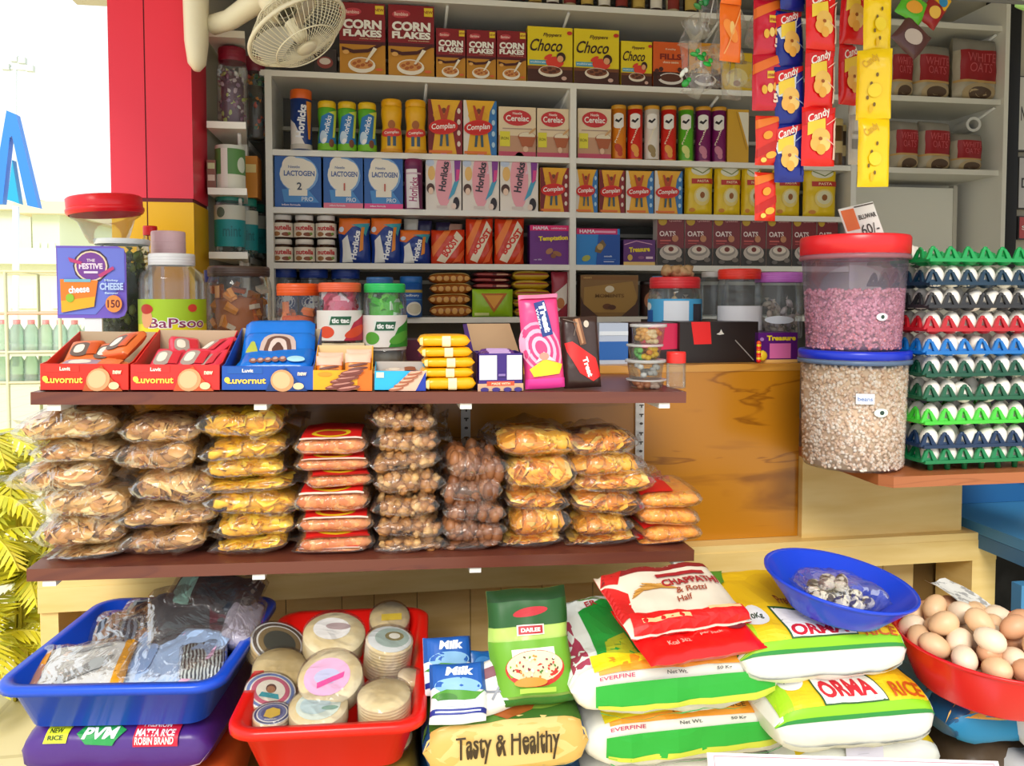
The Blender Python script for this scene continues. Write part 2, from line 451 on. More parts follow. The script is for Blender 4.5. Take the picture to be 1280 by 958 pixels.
# lower box under the egg ledge
xd = P(1202, 640, YP-.02).x; zle = P(1100, 597, 1.66).z
MB().box(xb+.001, xd, -.02, .5, zst, zle-.026, PLY).build('plywood_box', ct)
eb = MB(); xr_ = P(1300, 600, 1.66).x+.2; ya = -.39
pts = [(xb+.001, ya+.03), (xb+.02, ya), (xr_, ya), (xr_, .5), (xb+.001, .5)]
eb.loft([[(a, b, zle-.026) for a, b in pts], [(a, b, zle) for a, b in pts]], M('#b0683e', .35, 'wood', '#9c5a34'), cap0=True, cap1=True, smooth=False); eb.build('egg_ledge', ct)
# slotted channels
for px in (582, 799):
    a = P(px, 530, YP-.002); m = MB(); m.box(a.x-.012, a.x+.012, -.008, 0, zst+.02, ztop-.03, M('#e4e2dc', .35))
    A = Art(m, flat((a.x-.012, -.0085, zst+.02)), .024, ztop-.05-zst)
    for k in range(17):
        t = .03+k*.057
        if k % 3 == 0: A.E(.5, t, .2, .008, '#3a3128')
        else: A.R(.25, t-.004, .75, t+.004, '#3a3128').R(.42, t-.016, .58, t, '#3a3128')
    m.build('slotted_channel', ct)
# brown shelves
BR = M('#6e3a2c', .35, 'wood', '#62322a')


def zsh(lv, x): return lv[1]-TILT*(x-lv[0])


def shelf(px0, y0, px1, y1, lab, clips, yd):
    a = P(px0, y0, YS); b = P(px1, y1, YS); lv = ((a.x+b.x)/2, (a.z+b.z)/2); L = b.x-a.x; t = math.atan2(b.z-a.z, L)
    th = thing('wall_shelf', lab, 'shelf', ((a.x+b.x)/2, YS, (a.z+b.z)/2), (0, -t, 0), 'brown shelves on the counter front')
    m = MB(); d = YP-YS-.004; T = .024
    m.box(-L/2, L/2, 0, d, -T, 0, BR); m.build('shelf_board', th)
    for px in clips:
        x = P(px, y0, YS).x-(a.x+b.x)/2
        MB().box(x-.012, x+.012, .005, d, -T-.012, -T, M('#f2efe8', .4)).build('bracket', th)
    return (th.location.x, th.location.z, math.tan(t))


UP = shelf(38, 490.5, 858, 490, 'upper brown board shelf carrying display boxes of sweets', (66, 325, 583, 832), 0)
LO = shelf(33, 712, 868, 688, 'lower brown board shelf carrying stacked bags of fried snacks', (60, 323, 595, 850), 0)


def zU(x): return UP[1]+UP[2]*(x-UP[0])


def zL(x): return LO[1]+LO[2]*(x-LO[0])


# blue metal table
bt = thing('metal_table', 'blue painted metal table beside the plywood counter', 'table', (0, 0, 0)); BL = M('#3f86b8', .4)
q = [PZ(1203, 668, .85), PZ(1300, 706, .85)]; z = .85
a = P(1204, 640, 1.98); zt = P(1215, 640, 1.98).z-.04
xt = xd+.03
MB().box(xt, xt+.7, 1.62, 2.5, zt-.03, zt, BL).build('table_top', bt)
MB().box(xt, xt+.7, 1.61, 1.63, zt-.075, zt-.031, M('#2f6c9c', .4)).build('apron', bt)
MB().box(xt, xt+.02, 1.63, 2.5, zt-.07, zt-.031, M('#2f6c9c', .4)).build('apron', bt)
lx = P(1275, 730, 1.62).x
MB().box(lx, lx+.03, 1.615, 1.645, 0, zt-.03, BL).build('leg', bt)
MB().box(xt+.01, xt+.04, 2.4, 2.43, 0, zt-.03, BL).build('leg', bt)
db = MB().box(xt+.1, xt+.6, 2.2, 2.45, zt+.001, zt+.17, M('#1f5f96', .5)).build('drawer_box', bt); MB().box(xt+.3, xt+.4, 2.18, 2.199, zt+.07, zt+.09, M('#c8ccd0', .3)).build('drawer_pull', db)
dk = MB(); dk.box(xt+.0, 3.4, 2.52, 2.6, 0, 1.1, M('#2c2c30', .9, 'mottle', '#1a1a1e')); structure(dk.build('wall_right_lower'))

# ================================================================== OUTSIDE: washed-out haze is painted into the pale colours
o = thing('tower_sign', 'tall blue and white angular sign on a haze-paled pole', 'sign', (0, 14, 0))
MB().tube([P(20, y, 14)-V((0, 14, 0)) for y in (258, 458)], .05, M('#dfeaf2', .5)).build('pole', o)


def slab(pts, Y, m, th=.15):
    mb = MB(); A = [P(x, y, Y)-V((0, 14, 0)) for x, y in pts]
    mb.loft([[tuple(p) for p in A], [(p.x, p.y+th, p.z) for p in A]], m, cap0=True, cap1=True, smooth=False); return mb


slab([(-12, 255), (8, 138), (20, 143), (48, 260), (34, 257), (15, 170), (12, 172), (3, 255)], 14, M('#2a7fe0', .4)).build('letter_panel', o)
slab([(9, 250), (15, 200), (24, 255), (16, 252)], 13.98, M('#12a0d4', .4)).build('letter_panel', o)
o = thing('floodlight_mast', 'tall thin mast with floodlights against the white sky', 'light mast', (0, 30, 0))
MB().tube([P(19, y, 30)-V((0, 30, 0)) for y in (85, 375)], .06, M('#d4dcda', .6)).build('mast', o)
for px, py in ((8, 84), (19, 74), (28, 76), (38, 86)):
    p = P(px, py, 30)-V((0, 30, 0)); MB().box(p.x-.12, p.x+.12, -.1, .1, p.z-.1, p.z+.1, M('#c8d2cc', .6)).build('floodlight', o)
p0 = P(2, 85, 30); p1 = P(42, 88, 30); MB().tube([p0-V((0, 30, 0)), p1-V((0, 30, 0))], .05, M('#d4dcda', .6)).build('crossbar', o)


def bld(px0, px1, py, Y, col, rc, lab):
    a = P(px0, py, Y); b = P(px1, py, Y); o = thing('building', lab, 'building', (0, Y, 0))
    MB().box(a.x, b.x, 0, 5, 0, a.z, M(col, .8)).build('wall', o)
    MB().box(a.x-.3, b.x+.3, -.3, 5, a.z, a.z+.3, M(rc, .8)).build('roof', o)
    for i in range(3):
        for k in range(2):
            x = a.x+(b.x-a.x)*(.18+.28*i); z = a.z*(.35+.35*k); ww = (b.x-a.x)*.09; wn = MB().box(x-ww, x+ww, -.05, .02, z-a.z*.1, z+a.z*.1, M('#e8ece0', .6)).build('window', o); MB().box(x-ww*.8, x+ww*.8, -.06, -.051, z-a.z*.08, z+a.z*.08, M('#cfe2d8', .4)).build('pane', wn)


bld(-60, 38, 262, 24, '#e6ecd6', '#f0e4c4', 'haze-paled cream building behind the tower sign')
bld(40, 74, 268, 22, '#dfe8c8', '#e8d8b4', 'narrow haze-paled green building beside the tower sign')
bld(-60, 130, 330, 17, '#e8ecd0', '#e6ead8', 'low haze-paled shed in front of the cream buildings')
# bottle crate stand outside
o = thing('bottle_stand', 'haze-paled wire stand of bottled water outside the shop', 'bottle stand', (0, 3.4, 0))
sa = P(-40, 400, 3.4).x; sb = P(150, 400, 3.4).x
for y, c in ((340, '#dcd8b0'), (392, '#f0b8a0'), (440, '#d8d8c0'), (478, '#e0d8b8')):
    z = P(60, y, 3.4).z
    for yy in (0, .3): MB().tube([(sa, yy, z), (sb, yy, z)], .006, M(c, .5)).build('rail', o)
for px in (8, 75, 148):
    x = P(px, 400, 3.4).x; MB().tube([(x, 0, 0), (x, 0, P(60, 340, 3.4).z), (x, .3, P(60, 340, 3.4).z), (x, .3, 0)], .007, M('#d6dcb8', .5)).build('post', o)
for y in (440, 478):
    MB().box(sa, sb, 0, .3, P(60, y+2, 3.4).z-.01, P(60, y+2, 3.4).z, M('#dfe4cc', .6)).build('deck', o)
wb = None
for row, y in enumerate((440, 478)):
    for i in range(8):
        px = 4+i*18; p = P(px, y, 3.5)
        if wb is None:
            m = MB(); m.lathe([(.0, 0), (.026, 0), (.028, .01), (.028, .03), (.025, .035), (.028, .04), (.028, .085), (.012, .115), (.012, .125)], M('#cfe6da', .1, 'clear', None, 1, .25), 12)
            wb = thing('water_bottle', 'clear water bottle with pink cap on the outdoor wire stand', 'bottle', p, (0, 0, 0), 'water bottles on the outdoor stand'); m.build('bottle_body', wb)
            MB().lathe([(.0135, .112), (.0135, .13), (0, .13)], M('#f0a0a0', .4), 10).build('cap', wb)
        else: dup(wb, p)
# yellow-leaved palms
R = random.Random(3); YC = [M(c, .5) for c in ('#f0e838', '#e4e040', '#f8f060', '#d8dc50')]


def palm(lab, x, y, n, hmax):
    o = thing('golden_palm', lab, 'palm', (x, y, 0)); lf = MB(); st = MB()
    for i in range(n):
        an = R.uniform(0, 2*PI); L = R.uniform(.35, .6); h0 = R.uniform(.15, hmax); top = []
        for k in range(8):
            t = k/7; top.append(V((math.cos(an)*L*t*.6, math.sin(an)*L*t*.5, h0+L*.5*t-.45*L*t*t*1.3)))
        st.tube([V((math.cos(an)*.03, math.sin(an)*.03, 0)), top[0]], .004, M('#d8cc48', .5), 4); st.tube(top, .003, M('#e0d850', .5), 4)
        for k in range(1, 8):
            d = (top[k]-top[k-1]).normalized(); sd_ = d.cross(V((0, 0, 1))).normalized()
            for s_ in (-1, 1):
                for e in (0, .5):
                    b = top[k-1].lerp(top[k], e); tip = b+(sd_*s_*.75+d*.6+V((0, 0, -.25)))*.13*(1.1-k/10); wv = d*.010
                    lf.add([b-wv, b+wv, b.lerp(tip, .6)+wv*.8, tip, b.lerp(tip, .6)-wv*.8], [(0, 1, 2, 3, 4)], R.choice(YC))
    lf.build('fronds', o); st.build('stems', o)


a = P(25, 700, 3.1); palm('bright yellow palm clump close behind the counter end', a.x, 3.1, 46, .95)
a = P(-30, 700, 2.9); palm('bright yellow palm clump at the outer edge, farther from the counter', a.x, 2.9, 46, 1.0)
# ================================================================== RACK GOODS
def fit(px0, px1, yt, z, Y):
    x0 = P(px0, yt+40, Y).x; x1 = P(px1, yt+40, Y).x
    return (x0+x1)/2, x1-x0, P((px0+px1)/2, yt, Y).z-z


def put(key, name, label, cat, px0, px1, yt, z, Y, build, group=None, rz=0, cache={}):
    x, w, h = fit(px0, px1, yt, z, Y)
    if key not in cache: cache[key] = (build(w*.985, h).mesh(name), w, h)
    if name.endswith(('jar', 'tube')) and not rz: rz = -math.atan2(x, Y)*.9
    me, w0, h0 = cache[key]
    o = link(name, me, None, (x, Y, z+.0005), (0, 0, rz)); o.scale = (w/w0, 1, h/h0)
    return tag(o, label, cat, group)


def a_corn(A):
    A.R(0, .0, 1, .46, '#c98a24').R(0, .42, 1, .47, '#5a1420').E(.28, .87, .2, .055, '#c8404a', 5).T('Bambino', .28, .87, .05, '#f4d0c0', .3)
    A.R(.78, .85, .97, .97, '#f0d030').T('NEW', .87, .91, .04, '#a03020')
    A.T('CORN', .5, .7, .13, '#fbf6ec', .84, bold=.05).T('FLAKES', .5, .575, .1, '#fbf6ec', .84, bold=.05).T('crunchy goodness', .66, .5, .022, '#e8c8a0', .46)
    A.G([(.05, .38), (.3, .34), (.62, .36), (.95, .46), (.95, .42), (.62, .31), (.3, .29), (.05, .33)], '#4a1812')
    A.E(.48, .13, .3, .11, '#f4ead8').E(.48, .15, .25, .075, '#d89850')
    for x, y in ((.32, .15), (.42, .18), (.5, .13), (.6, .17), (.66, .13), (.4, .11)): A.E(x, y, .05, .022, '#b4602c', 20)
    A.G([(.55, .17), (.6, .17), (.82, .36), (.74, .38)], '#f6ecd6').E(.14, .3, .07, .03, '#e8b060').E(.86, .07, .08, .02, '#e06838')


def a_choco(A):
    A.R(0, 0, 1, .26, '#4a2318').R(0, .24, 1, .3, '#7a4420').T('Choco', .42, .67, .22, '#3a1c14', .72, sh=.3, bold=.015).T('Flyppers', .55, .85, .08, '#5a3018', .4, sh=.3)
    A.R(.04, .32, .42, .4, '#58a8c8').T('multigrain', .23, .36, .045, '#e8f4f8', .34).E(.93, .9, .06, .035, '#d03028')
    A.E(.6, .37, .2, .1, '#e8402c').E(.74, .46, .1, .09, '#3a1c14').E(.72, .43, .07, .06, '#e8a878').E(.45, .46, .1, .035, '#e8402c', 30)
    A.E(.5, .2, .27, .1, '#f0e2cc').E(.5, .22, .23, .07, '#8a5030')
    for x, y in ((.38, .22), (.48, .25), (.58, .2), (.66, .24), (.5, .18)): A.E(x, y, .05, .025, '#5a2c1a')
    A.E(.8, .08, .06, .035, '#d8b0a0')


def a_fills(A):
    A.R(0, 0, 1, .35, '#3a1a12').T('Kwality', .5, .84, .05, '#f8e0c0', .3).T('FILLS', .5, .68, .13, '#8a2410', .62, bold=.04).T('choco centre', .5, .56, .05, '#fbe6c0', .45)
    A.E(.5, .2, .36, .13, '#e8e0d8').E(.5, .22, .3, .09, '#5a2c1a')
    for x, y in ((.1, .36), (.22, .4), (.85, .38), (.15, .22), (.75, .4)): A.E(x, y, .06, .05, '#4a1e14')


def a_complan_box(c2):
    def f(A):
        A.G([(0, 0), (.1, 0), (.22, .5), (.08, 1), (0, 1)], '#e8e0d4' if c2 != '#8a1c24' else '#7a1a20')
        A.G([(1, 0), (.84, 0), (.72, .45), (.8, .8), (.95, 1), (1, 1)], c2).E(.44, .72, .3, .1, '#e8a81a')
        for i in range(4): A.E(.9, .2+.2*i, .05, .05, '#e8d8c8' if c2 == '#8a1c24' else '#b8d8e8')
        A.E(.46, .8, .07, .05, '#7a3c1c').G([(.28, .9), (.34, .9), (.46, .72), (.58, .9), (.64, .9), (.54, .62), (.38, .62)], '#c04820')
        A.G([(.36, .4), (.44, .4), (.4, .15), (.33, .15)], '#3a5a6a').G([(.5, .4), (.58, .4), (.6, .15), (.53, .15)], '#3a5a6a')
        A.E(.44, .5, .43, .14, '#e02820', 5).E(.44, .5, .40, .12, '#d42018', 5).T('Complan', .44, .5, .13, '#fdf6ee', .7, sh=.2, rot=5).R(.02, .02, .7, .07, '#e87830')
    return f


def a_cerelac(A):
    A.R(0, 0, 1, .1, '#c8506a').R(0, .1, 1, .42, '#c89878').E(.5, .78, .38, .16, '#d03034').T('Nestle', .5, .87, .05, '#fbe8dc', .25).T('Cerelac', .5, .77, .12, '#fdf4ec', .62)
    A.R(.1, .55, .9, .57, '#b89888').R(.03, .2, .3, .5, '#e8dc3c').T('IRON', .16, .36, .06, '#8a8020', .2).E(.76, .4, .25, .1, '#a85838').E(.76, .42, .22, .075, '#f0e2c4').G([(.52, .4), (1, .4), (.9, .2), (.62, .2)], '#b46038')
    A.E(.72, .15, .07, .06, '#e8c0a0').E(.9, .52, .03, .1, '#d8a870', -50)


def a_lacto(pink, num, wide):
    def f(A):
        A.R(0, 0, 1, .1, pink).G([(.2, .1), (.95, .1), (.7, .36), (.15, .34)], '#4a90d0').E(.52, .62, .42, .34, '#7aa8d8').E(.5, .62, .39, .31, '#f2ead8').E(.36, .78, .2, .18, '#f2ead8').E(.68, .66, .22, .22, '#f2ead8')
        A.R(.3, .22, .7, .34, '#f2ead8').T('LACTOGEN', .53, .64, .1, '#5068a0', .66, bold=.03).T('Nestle', .42, .76, .05, '#8890b0', .25).T(num, .53, .4, .14, '#c86050' if num == '1' else '#404858', None)
        A.T('PRO', .7, .16, .08, '#dce8f4', .25).T('infant formula', .35, .05, .035, '#f0e4ec', .4)
    return f


def a_women(A):
    A.E(.5, .6, .24, .55, '#f4a8b4').E(.16, .72, .1, .14, '#f0c070').E(.12, .92, .12, .07, '#c8d4e8').G([(.8, .98), (.98, .98), (.94, .66), (.82, .56)], '#8a3c98').G([(.8, .56), (.95, .62), (.8, .32), (.62, .2)], '#4aa4c8')
    A.G([(.86, .8), (.96, .8), (.93, .6), (.84, .55)], '#e04890').T('Horlicks', .5, .66, .2, '#3c3840', .58, rot=82, bold=.03).T("Women's", .72, .84, .09, '#f4e4f0', .25, rot=80)
    A.E(.13, .42, .11, .1, '#503028').E(.14, .37, .07, .07, '#f0d0b8').E(.85, .14, .09, .12, '#282028').E(.78, .08, .07, .06, '#f0d8c8').R(.3, .04, .6, .09, '#e0d0c8')


def a_hand(A):   # narrow white bottle
    A.T("Horlicks", .5, .45, .3, '#b04878', .55, rot=86).R(.2, .8, .8, .84, '#d8b8c8')


def a_oats(seed):
    def f(A):
        A.R(0, 0, 1, .36, '#383430').E(.2, .92, .16, .09, '#c8a028').T('Quaker', .68, .93, .05, '#e8b0a8', .5).T('OATS', .38, .66, .11, '#f0dcd8', .6, bold=.03).R(.1, .5, .5, .53, '#d06058').R(.1, .45, .42, .47, '#c04848')
        A.E(.66, .56, .12, .07, '#c88860').E(.5, .27, .42, .16, '#c8bcb0').E(.5, .31, .32, .11, '#9a9088').E(.5, .33, .27, .08, '#e6d8c8').E(.5, .34, .1, .05, '#7a2a20').E(.3, .08, .12, .04, '#6a6460').E(.8, .12, .12, .05, '#7a7068')
    return f


def a_pringles(c, c2):
    def f(A):
        A.R(.28, .66, .72, .88, '#f4efe6').E(.5, .86, .22, .05, '#f4efe6').E(.5, .67, .22, .06, '#f4efe6').G([(.34, .76), (.5, .72), (.66, .8), (.6, .82), (.5, .77), (.4, .8)], '#1c1618')
        A.T('Pringles', .5, .5, .1, '#fdf0d0', .36, rot=70).E(.5, .22, .14, .1, c2, 30).E(.56, .12, .1, .06, c2, 10).R(.2, .0, .8, .03, c2)
    return f


def can(w, h, body, lid, art, lidh=.1, neck=1.0):
    r = w/2; mb = MB(); hb = h*(1-lidh)
    mb.lathe([(0, 0), (r*.96, 0), (r, h*.012), (r, hb), (r*neck, hb)], M(body, .35), 32)
    L = M(lid, .35); mb.lathe([(r*1.0*neck, hb), (r*1.02*neck, hb+.002), (r*1.02*neck, h-.003), (r*.96*neck, h), (0, h)], L, 24)
    art(Art(mb, cyl(r, PI*r*.98, 0), PI*r*.98, hb)); return mb


def shaped(w, h, body, lid, art, prof):   # jar with waist
    r = w/2; mb = MB(); pf = [(r*a, h*b) for a, b in prof]; mb.lathe([(0, 0)]+[p for p in pf], M(body, .35), 24)
    mb.lathe([(r*.93, h*.86), (r*.96, h*.865), (r*.96, h*.97), (r*.86, h), (0, h)], M(lid, .35), 24)
    art(Art(mb, cyl(r*1.0, PI*r*.9, 0, eps=.0008), PI*r*.9, h*.84)); return mb


def a_jh(A):
    A.R(.0, .0, 1, .16, '#7cc028').G([(.1, .16), (.9, .16), (.75, .95), (.3, .8)], '#2878b8').G([(.55, .9), (.95, .98), (.8, .3), (.7, .3), (.78, .85)], '#d8e050').T('Horlicks', .5, .58, .2, '#f0f4f8', .5, rot=78).E(.36, .3, .14, .16, '#c8dcec').E(.66, .16, .1, .1, '#7a4830').E(.4, .22, .1, .05, '#f8f4f0', 60)


def a_hl(A):
    A.R(0, 0, 1, .1, '#c8c0b4').G([(.1, .1), (.6, .1), (.3, .5), (.1, .6)], '#e8e0d8').G([(.66, .95), (.9, .95), (.8, .2), (.72, .2)], '#e08828').T('Horlicks', .5, .55, .24, '#f0f0f4', .66, rot=84, bold=.04)


def a_cj(A):
    A.E(.5, .6, .12, .1, '#a86028').E(.5, .42, .38, .1, '#e04038', 5).T('Complan', .5, .42, .08, '#fff0e4', .5, rot=5).R(.36, .12, .46, .34, '#3c5a70').R(.54, .12, .64, .34, '#3c5a70').R(0, 0, 1, .06, '#e09818')


z0, z1, z2, z3, z4, z5 = rowz; YI = YR+.015
# top row
for a, b, t, k, lab in ((424, 482, 4, 'L', 'large dark red corn flakes box beside the white fan'), (485, 543, 7, 'L', 'large dark red corn flakes box next to the smaller corn flakes boxes'),
                        (545, 582, 36, 'S', 'small red corn flakes box touching the large corn flakes boxes'), (583, 620, 38, 'S', 'small red corn flakes box in the middle of its row of three'), (621, 658, 39, 'S', 'small red corn flakes box against the yellow chocolate cereal')):
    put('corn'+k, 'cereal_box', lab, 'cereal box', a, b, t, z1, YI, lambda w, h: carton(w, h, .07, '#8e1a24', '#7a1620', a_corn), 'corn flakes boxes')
put('darkbox', 'noodle_cup', 'low dark grocery pack half hidden behind the fan cage', 'grocery pack', 392, 421, 62, z1, YI, lambda w, h: carton(w, h, .07, '#2c2224', '#241c1e', lambda A: A.E(.5, .45, .35, .25, '#8a3a34').E(.5, .5, .25, .14, '#d8ccc0')))
for a, b, t, lab in ((659, 716, 34, 'tall yellow chocolate cereal box beside the corn flakes'), (717, 774, 37, 'tall yellow chocolate cereal box next to the short one'), (776, 815, 52, 'short yellow chocolate cereal box')):
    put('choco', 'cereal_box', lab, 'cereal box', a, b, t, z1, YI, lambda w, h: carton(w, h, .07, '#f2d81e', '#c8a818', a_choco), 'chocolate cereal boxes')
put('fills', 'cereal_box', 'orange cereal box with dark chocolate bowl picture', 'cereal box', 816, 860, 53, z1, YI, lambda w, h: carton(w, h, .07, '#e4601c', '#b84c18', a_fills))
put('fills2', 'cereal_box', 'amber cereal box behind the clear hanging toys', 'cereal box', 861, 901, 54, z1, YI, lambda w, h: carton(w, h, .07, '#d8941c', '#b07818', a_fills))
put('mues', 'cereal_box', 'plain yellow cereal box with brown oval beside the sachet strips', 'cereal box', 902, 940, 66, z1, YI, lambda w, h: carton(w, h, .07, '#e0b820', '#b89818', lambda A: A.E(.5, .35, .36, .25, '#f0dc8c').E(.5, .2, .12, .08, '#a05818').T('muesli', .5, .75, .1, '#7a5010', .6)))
# jars whose feet show at the very top
R = random.Random(5); cs = ['#3a2a20', '#6a5a34', '#2c2c30', '#8a6a30', '#44302c', '#c8b890']
for i in range(13):
    px = 596+i*21.5; p = P(px+8, 0, YI+.04); m = MB(); c = cs[i % 6]; r = .026
    m.lathe([(0, 0), (r, 0), (r, .1), (r*.7, .12), (r*.7, .125), (r*.75, .125), (r*.75, .14), (0, .14)], M(c, .3), 16)
    Art(m, cyl(r, .07), .07, .12).R(.1, .15, .9, .6, ['#c8a850', '#e8e0d0', '#8a2a20'][i % 3])
    tag(m.build('spice_jar', None, (p.x, YI+.04, z0+.0005)), 'small glass spice jar, only its foot showing on the topmost shelf board', 'jar', 'spice jars on the topmost board')
# second row
HP = [(.96, 0), (1, .03), (.98, .3), (.86, .5), (.98, .72), (.97, .84), (.9, .86)]
put('hl', 'malt_drink_jar', 'tall navy malt drink jar with orange lid', 'jar', 363, 390, 114, z2, YI, lambda w, h: can(w, h, '#1c3c80', '#e0641c', a_hl, .16))
for i, (a, b, lab) in enumerate(((397, 421, 'blue and green junior malt jar beside the tall navy jar'), (422, 446, 'blue and green junior malt jar in the middle of three'), (447, 471, 'blue and green junior malt jar beside the yellow jars'))):
    put('jh', 'malt_drink_jar', lab, 'jar', a, b, 128+i, z2, YI, lambda w, h: shaped(w, h, '#5cb02c', '#ecc21c', a_jh, HP), 'junior malt jars')
for a, b, t, lab in ((476, 503, 126, 'yellow milk drink jar beside the green junior malt jars'), (506, 533, 127, 'yellow milk drink jar beside the yellow drink cartons')):
    put('cj', 'milk_drink_jar', lab, 'jar', a, b, t, z2, YI, lambda w, h: shaped(w, h, '#f0b418', '#f0b010', a_cj, HP), 'yellow milk drink jars')
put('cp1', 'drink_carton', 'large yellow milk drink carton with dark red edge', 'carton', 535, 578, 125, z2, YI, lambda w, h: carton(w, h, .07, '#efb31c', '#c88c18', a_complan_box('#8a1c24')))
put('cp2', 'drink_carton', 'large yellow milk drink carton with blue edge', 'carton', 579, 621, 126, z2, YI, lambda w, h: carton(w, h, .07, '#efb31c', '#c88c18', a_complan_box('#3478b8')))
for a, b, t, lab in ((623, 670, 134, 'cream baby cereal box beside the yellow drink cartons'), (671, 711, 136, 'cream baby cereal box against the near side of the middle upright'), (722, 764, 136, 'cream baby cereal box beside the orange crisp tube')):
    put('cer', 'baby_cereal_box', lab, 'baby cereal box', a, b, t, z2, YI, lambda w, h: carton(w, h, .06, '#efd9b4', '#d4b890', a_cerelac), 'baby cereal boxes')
for i, (cx, c, c2, lab) in enumerate(((773, '#e8861c', '#c8401c', 'orange crisp tube beside the cream baby cereal box'), (793.5, '#dc2418', '#f0a040', 'red crisp tube beside the orange tube'), (814.5, '#ece4d8', '#a08858', 'white crisp tube between two red ones'), (835.5, '#dc2418', '#f0a040', 'red crisp tube between white and green tubes'),
                                     (857, '#5cb424', '#d8e080', 'green crisp tube between red and purple ones'), (878.5, '#7c1460', '#d08098', 'purple crisp tube beside the green tube'), (898, '#7c1460', '#d08098', 'purple crisp tube beside the yellow box'))):
    put('pr'+c, 'crisp_tube', lab, 'crisp tube', cx-9.2, cx+9.2, 133+i*.4, z2, YI+.03, lambda w, h, c=c, c2=c2: can(w, h, c, '#d89c28', a_pringles(c, c2), .07), 'tubes of crisps')
put('ysl', 'biscuit_box', 'plain mustard yellow box beside the purple crisp tubes', 'box', 909, 936, 137, z2, YI, lambda w, h: carton(w, h, .05, '#d8a41c', '#b88418', lambda A: A.G([(.5, .95), (.98, .95), (.98, .3)], '#ece4cc').S([(.4, .95), (.9, .25)], .002, '#a87814')))
for k, (a, b, t) in enumerate(((1036, 1052, 150), (1044, 1060, 158))):
    put('dj%d' % k, 'pickle_jar', ['small amber pickle jar behind the red snack strip', 'small dark pickle jar beside the far rack upright'][k], 'jar', a, b, t, z2, YI+.05*k, lambda w, h, k=k: can(w, h, ['#6a4a24', '#4a3828'][k], '#b8a060', lambda A: A.R(.1, .3, .9, .6, '#c8b078'), .15))
# third row
put('la1', 'infant_formula_box', 'wide blue infant formula box with numeral 2 in clear wrap', 'infant formula box', 343, 402, 193, z3, YI, lambda w, h: carton(w, h, .09, '#1c5ca8', '#164a8c', a_lacto('#1c5ca8', '2', 1)))
put('la2', 'infant_formula_box', 'blue infant formula box with numeral 1 beside the wide box', 'infant formula box', 404, 454, 194, z3, YI, lambda w, h: carton(w, h, .09, '#1c5ca8', '#164a8c', a_lacto('#e87890', '1', 0)))
put('la3', 'infant_formula_box', 'blue infant formula box with numeral 1 beside the purple jar', 'infant formula box', 455, 504, 195, z3, YI, lambda w, h: carton(w, h, .09, '#1c5ca8', '#164a8c', a_lacto('#e85090', '1', 0)))
put('wj', 'malt_drink_jar', 'purple and white malt drink jar between blue and white boxes', 'jar', 506, 528, 200, z3, YI, lambda w, h: can(w, h, '#ece4e4', '#7c1c50', lambda A: (A.R(0, 0, 1, 1, '#6c1c50'), A.G([(.22, .02), (.72, .02), (.62, .92), (.18, .92)], '#f2eaea'), a_hand(A)), .14))
for a, b, t, lab in ((532, 577, 199, 'white and pink malt drink box beside the purple jar'), (578, 624, 200, 'white and pink malt drink box in the middle of three'), (625, 673, 200, 'white and pink malt drink box beside the small yellow carton')):
    put('wm', 'malt_drink_box', lab, 'malt drink box', a, b, t, z3, YI, lambda w, h: carton(w, h, .07, '#f0e6da', '#d8ccc0', a_women), 'white and pink malt boxes')
for i, (a, b, t, c, lab) in enumerate(((675, 711, 210, '#8a1c24', 'small yellow drink carton against the near side of the middle upright'), (719, 747, 212, '#3478b8', 'small yellow and blue drink carton touching the middle upright'), (749, 781, 213, '#8a1c24', 'small yellow drink carton with dark red edge, between blue edged cartons'),
                                       (782, 817, 214, '#3478b8', 'small yellow drink carton with blue edge, in the middle of the row'), (818, 853, 214, '#3478b8', 'small yellow drink carton with blue edge beside the yellow pasta bag'))):
    put('cs'+c, 'drink_carton', lab, 'carton', a, b, t, z3, YI, lambda w, h, c=c: carton(w, h, .06, '#efae1c', '#c88c18', a_complan_box(c)), 'small milk drink cartons')


def a_pasta(A):
    A.E(.5, .86, .34, .1, '#e8e4cc').S([(.2, .9), (.55, .8), (.9, .92)], .004, '#7a8430').R(.18, .6, .98, .7, '#c03024').T('PASTA', .58, .65, .05, '#f4dcb0', .4).E(.55, .36, .3, .18, '#f0d880').E(.55, .38, .24, .13, '#e8e0b8').E(.55, .38, .09, .06, '#9a5c28').E(.2, .1, .1, .04, '#d08420')


for a, b, t, lab in ((855, 890, 205, 'yellow pasta bag beside the small drink cartons'), (892, 925, 207, 'yellow pasta bag second from the drink cartons'), (926, 950, 207, 'yellow pasta bag mostly hidden by the orange sachet strip'), (964, 999, 208, 'yellow pasta bag behind the blue snack strip'), (1003, 1044, 209, 'yellow pasta bag beside the far rack upright')):
    put('pas', 'pasta_bag', lab, 'pasta bag', a, b, t, z3, YI+.03, lambda w, h: pouch(w, h, .055, M('#ecc81c', .3, 'foil'), a_pasta, 3, .006, ph=9), 'yellow pasta bags')
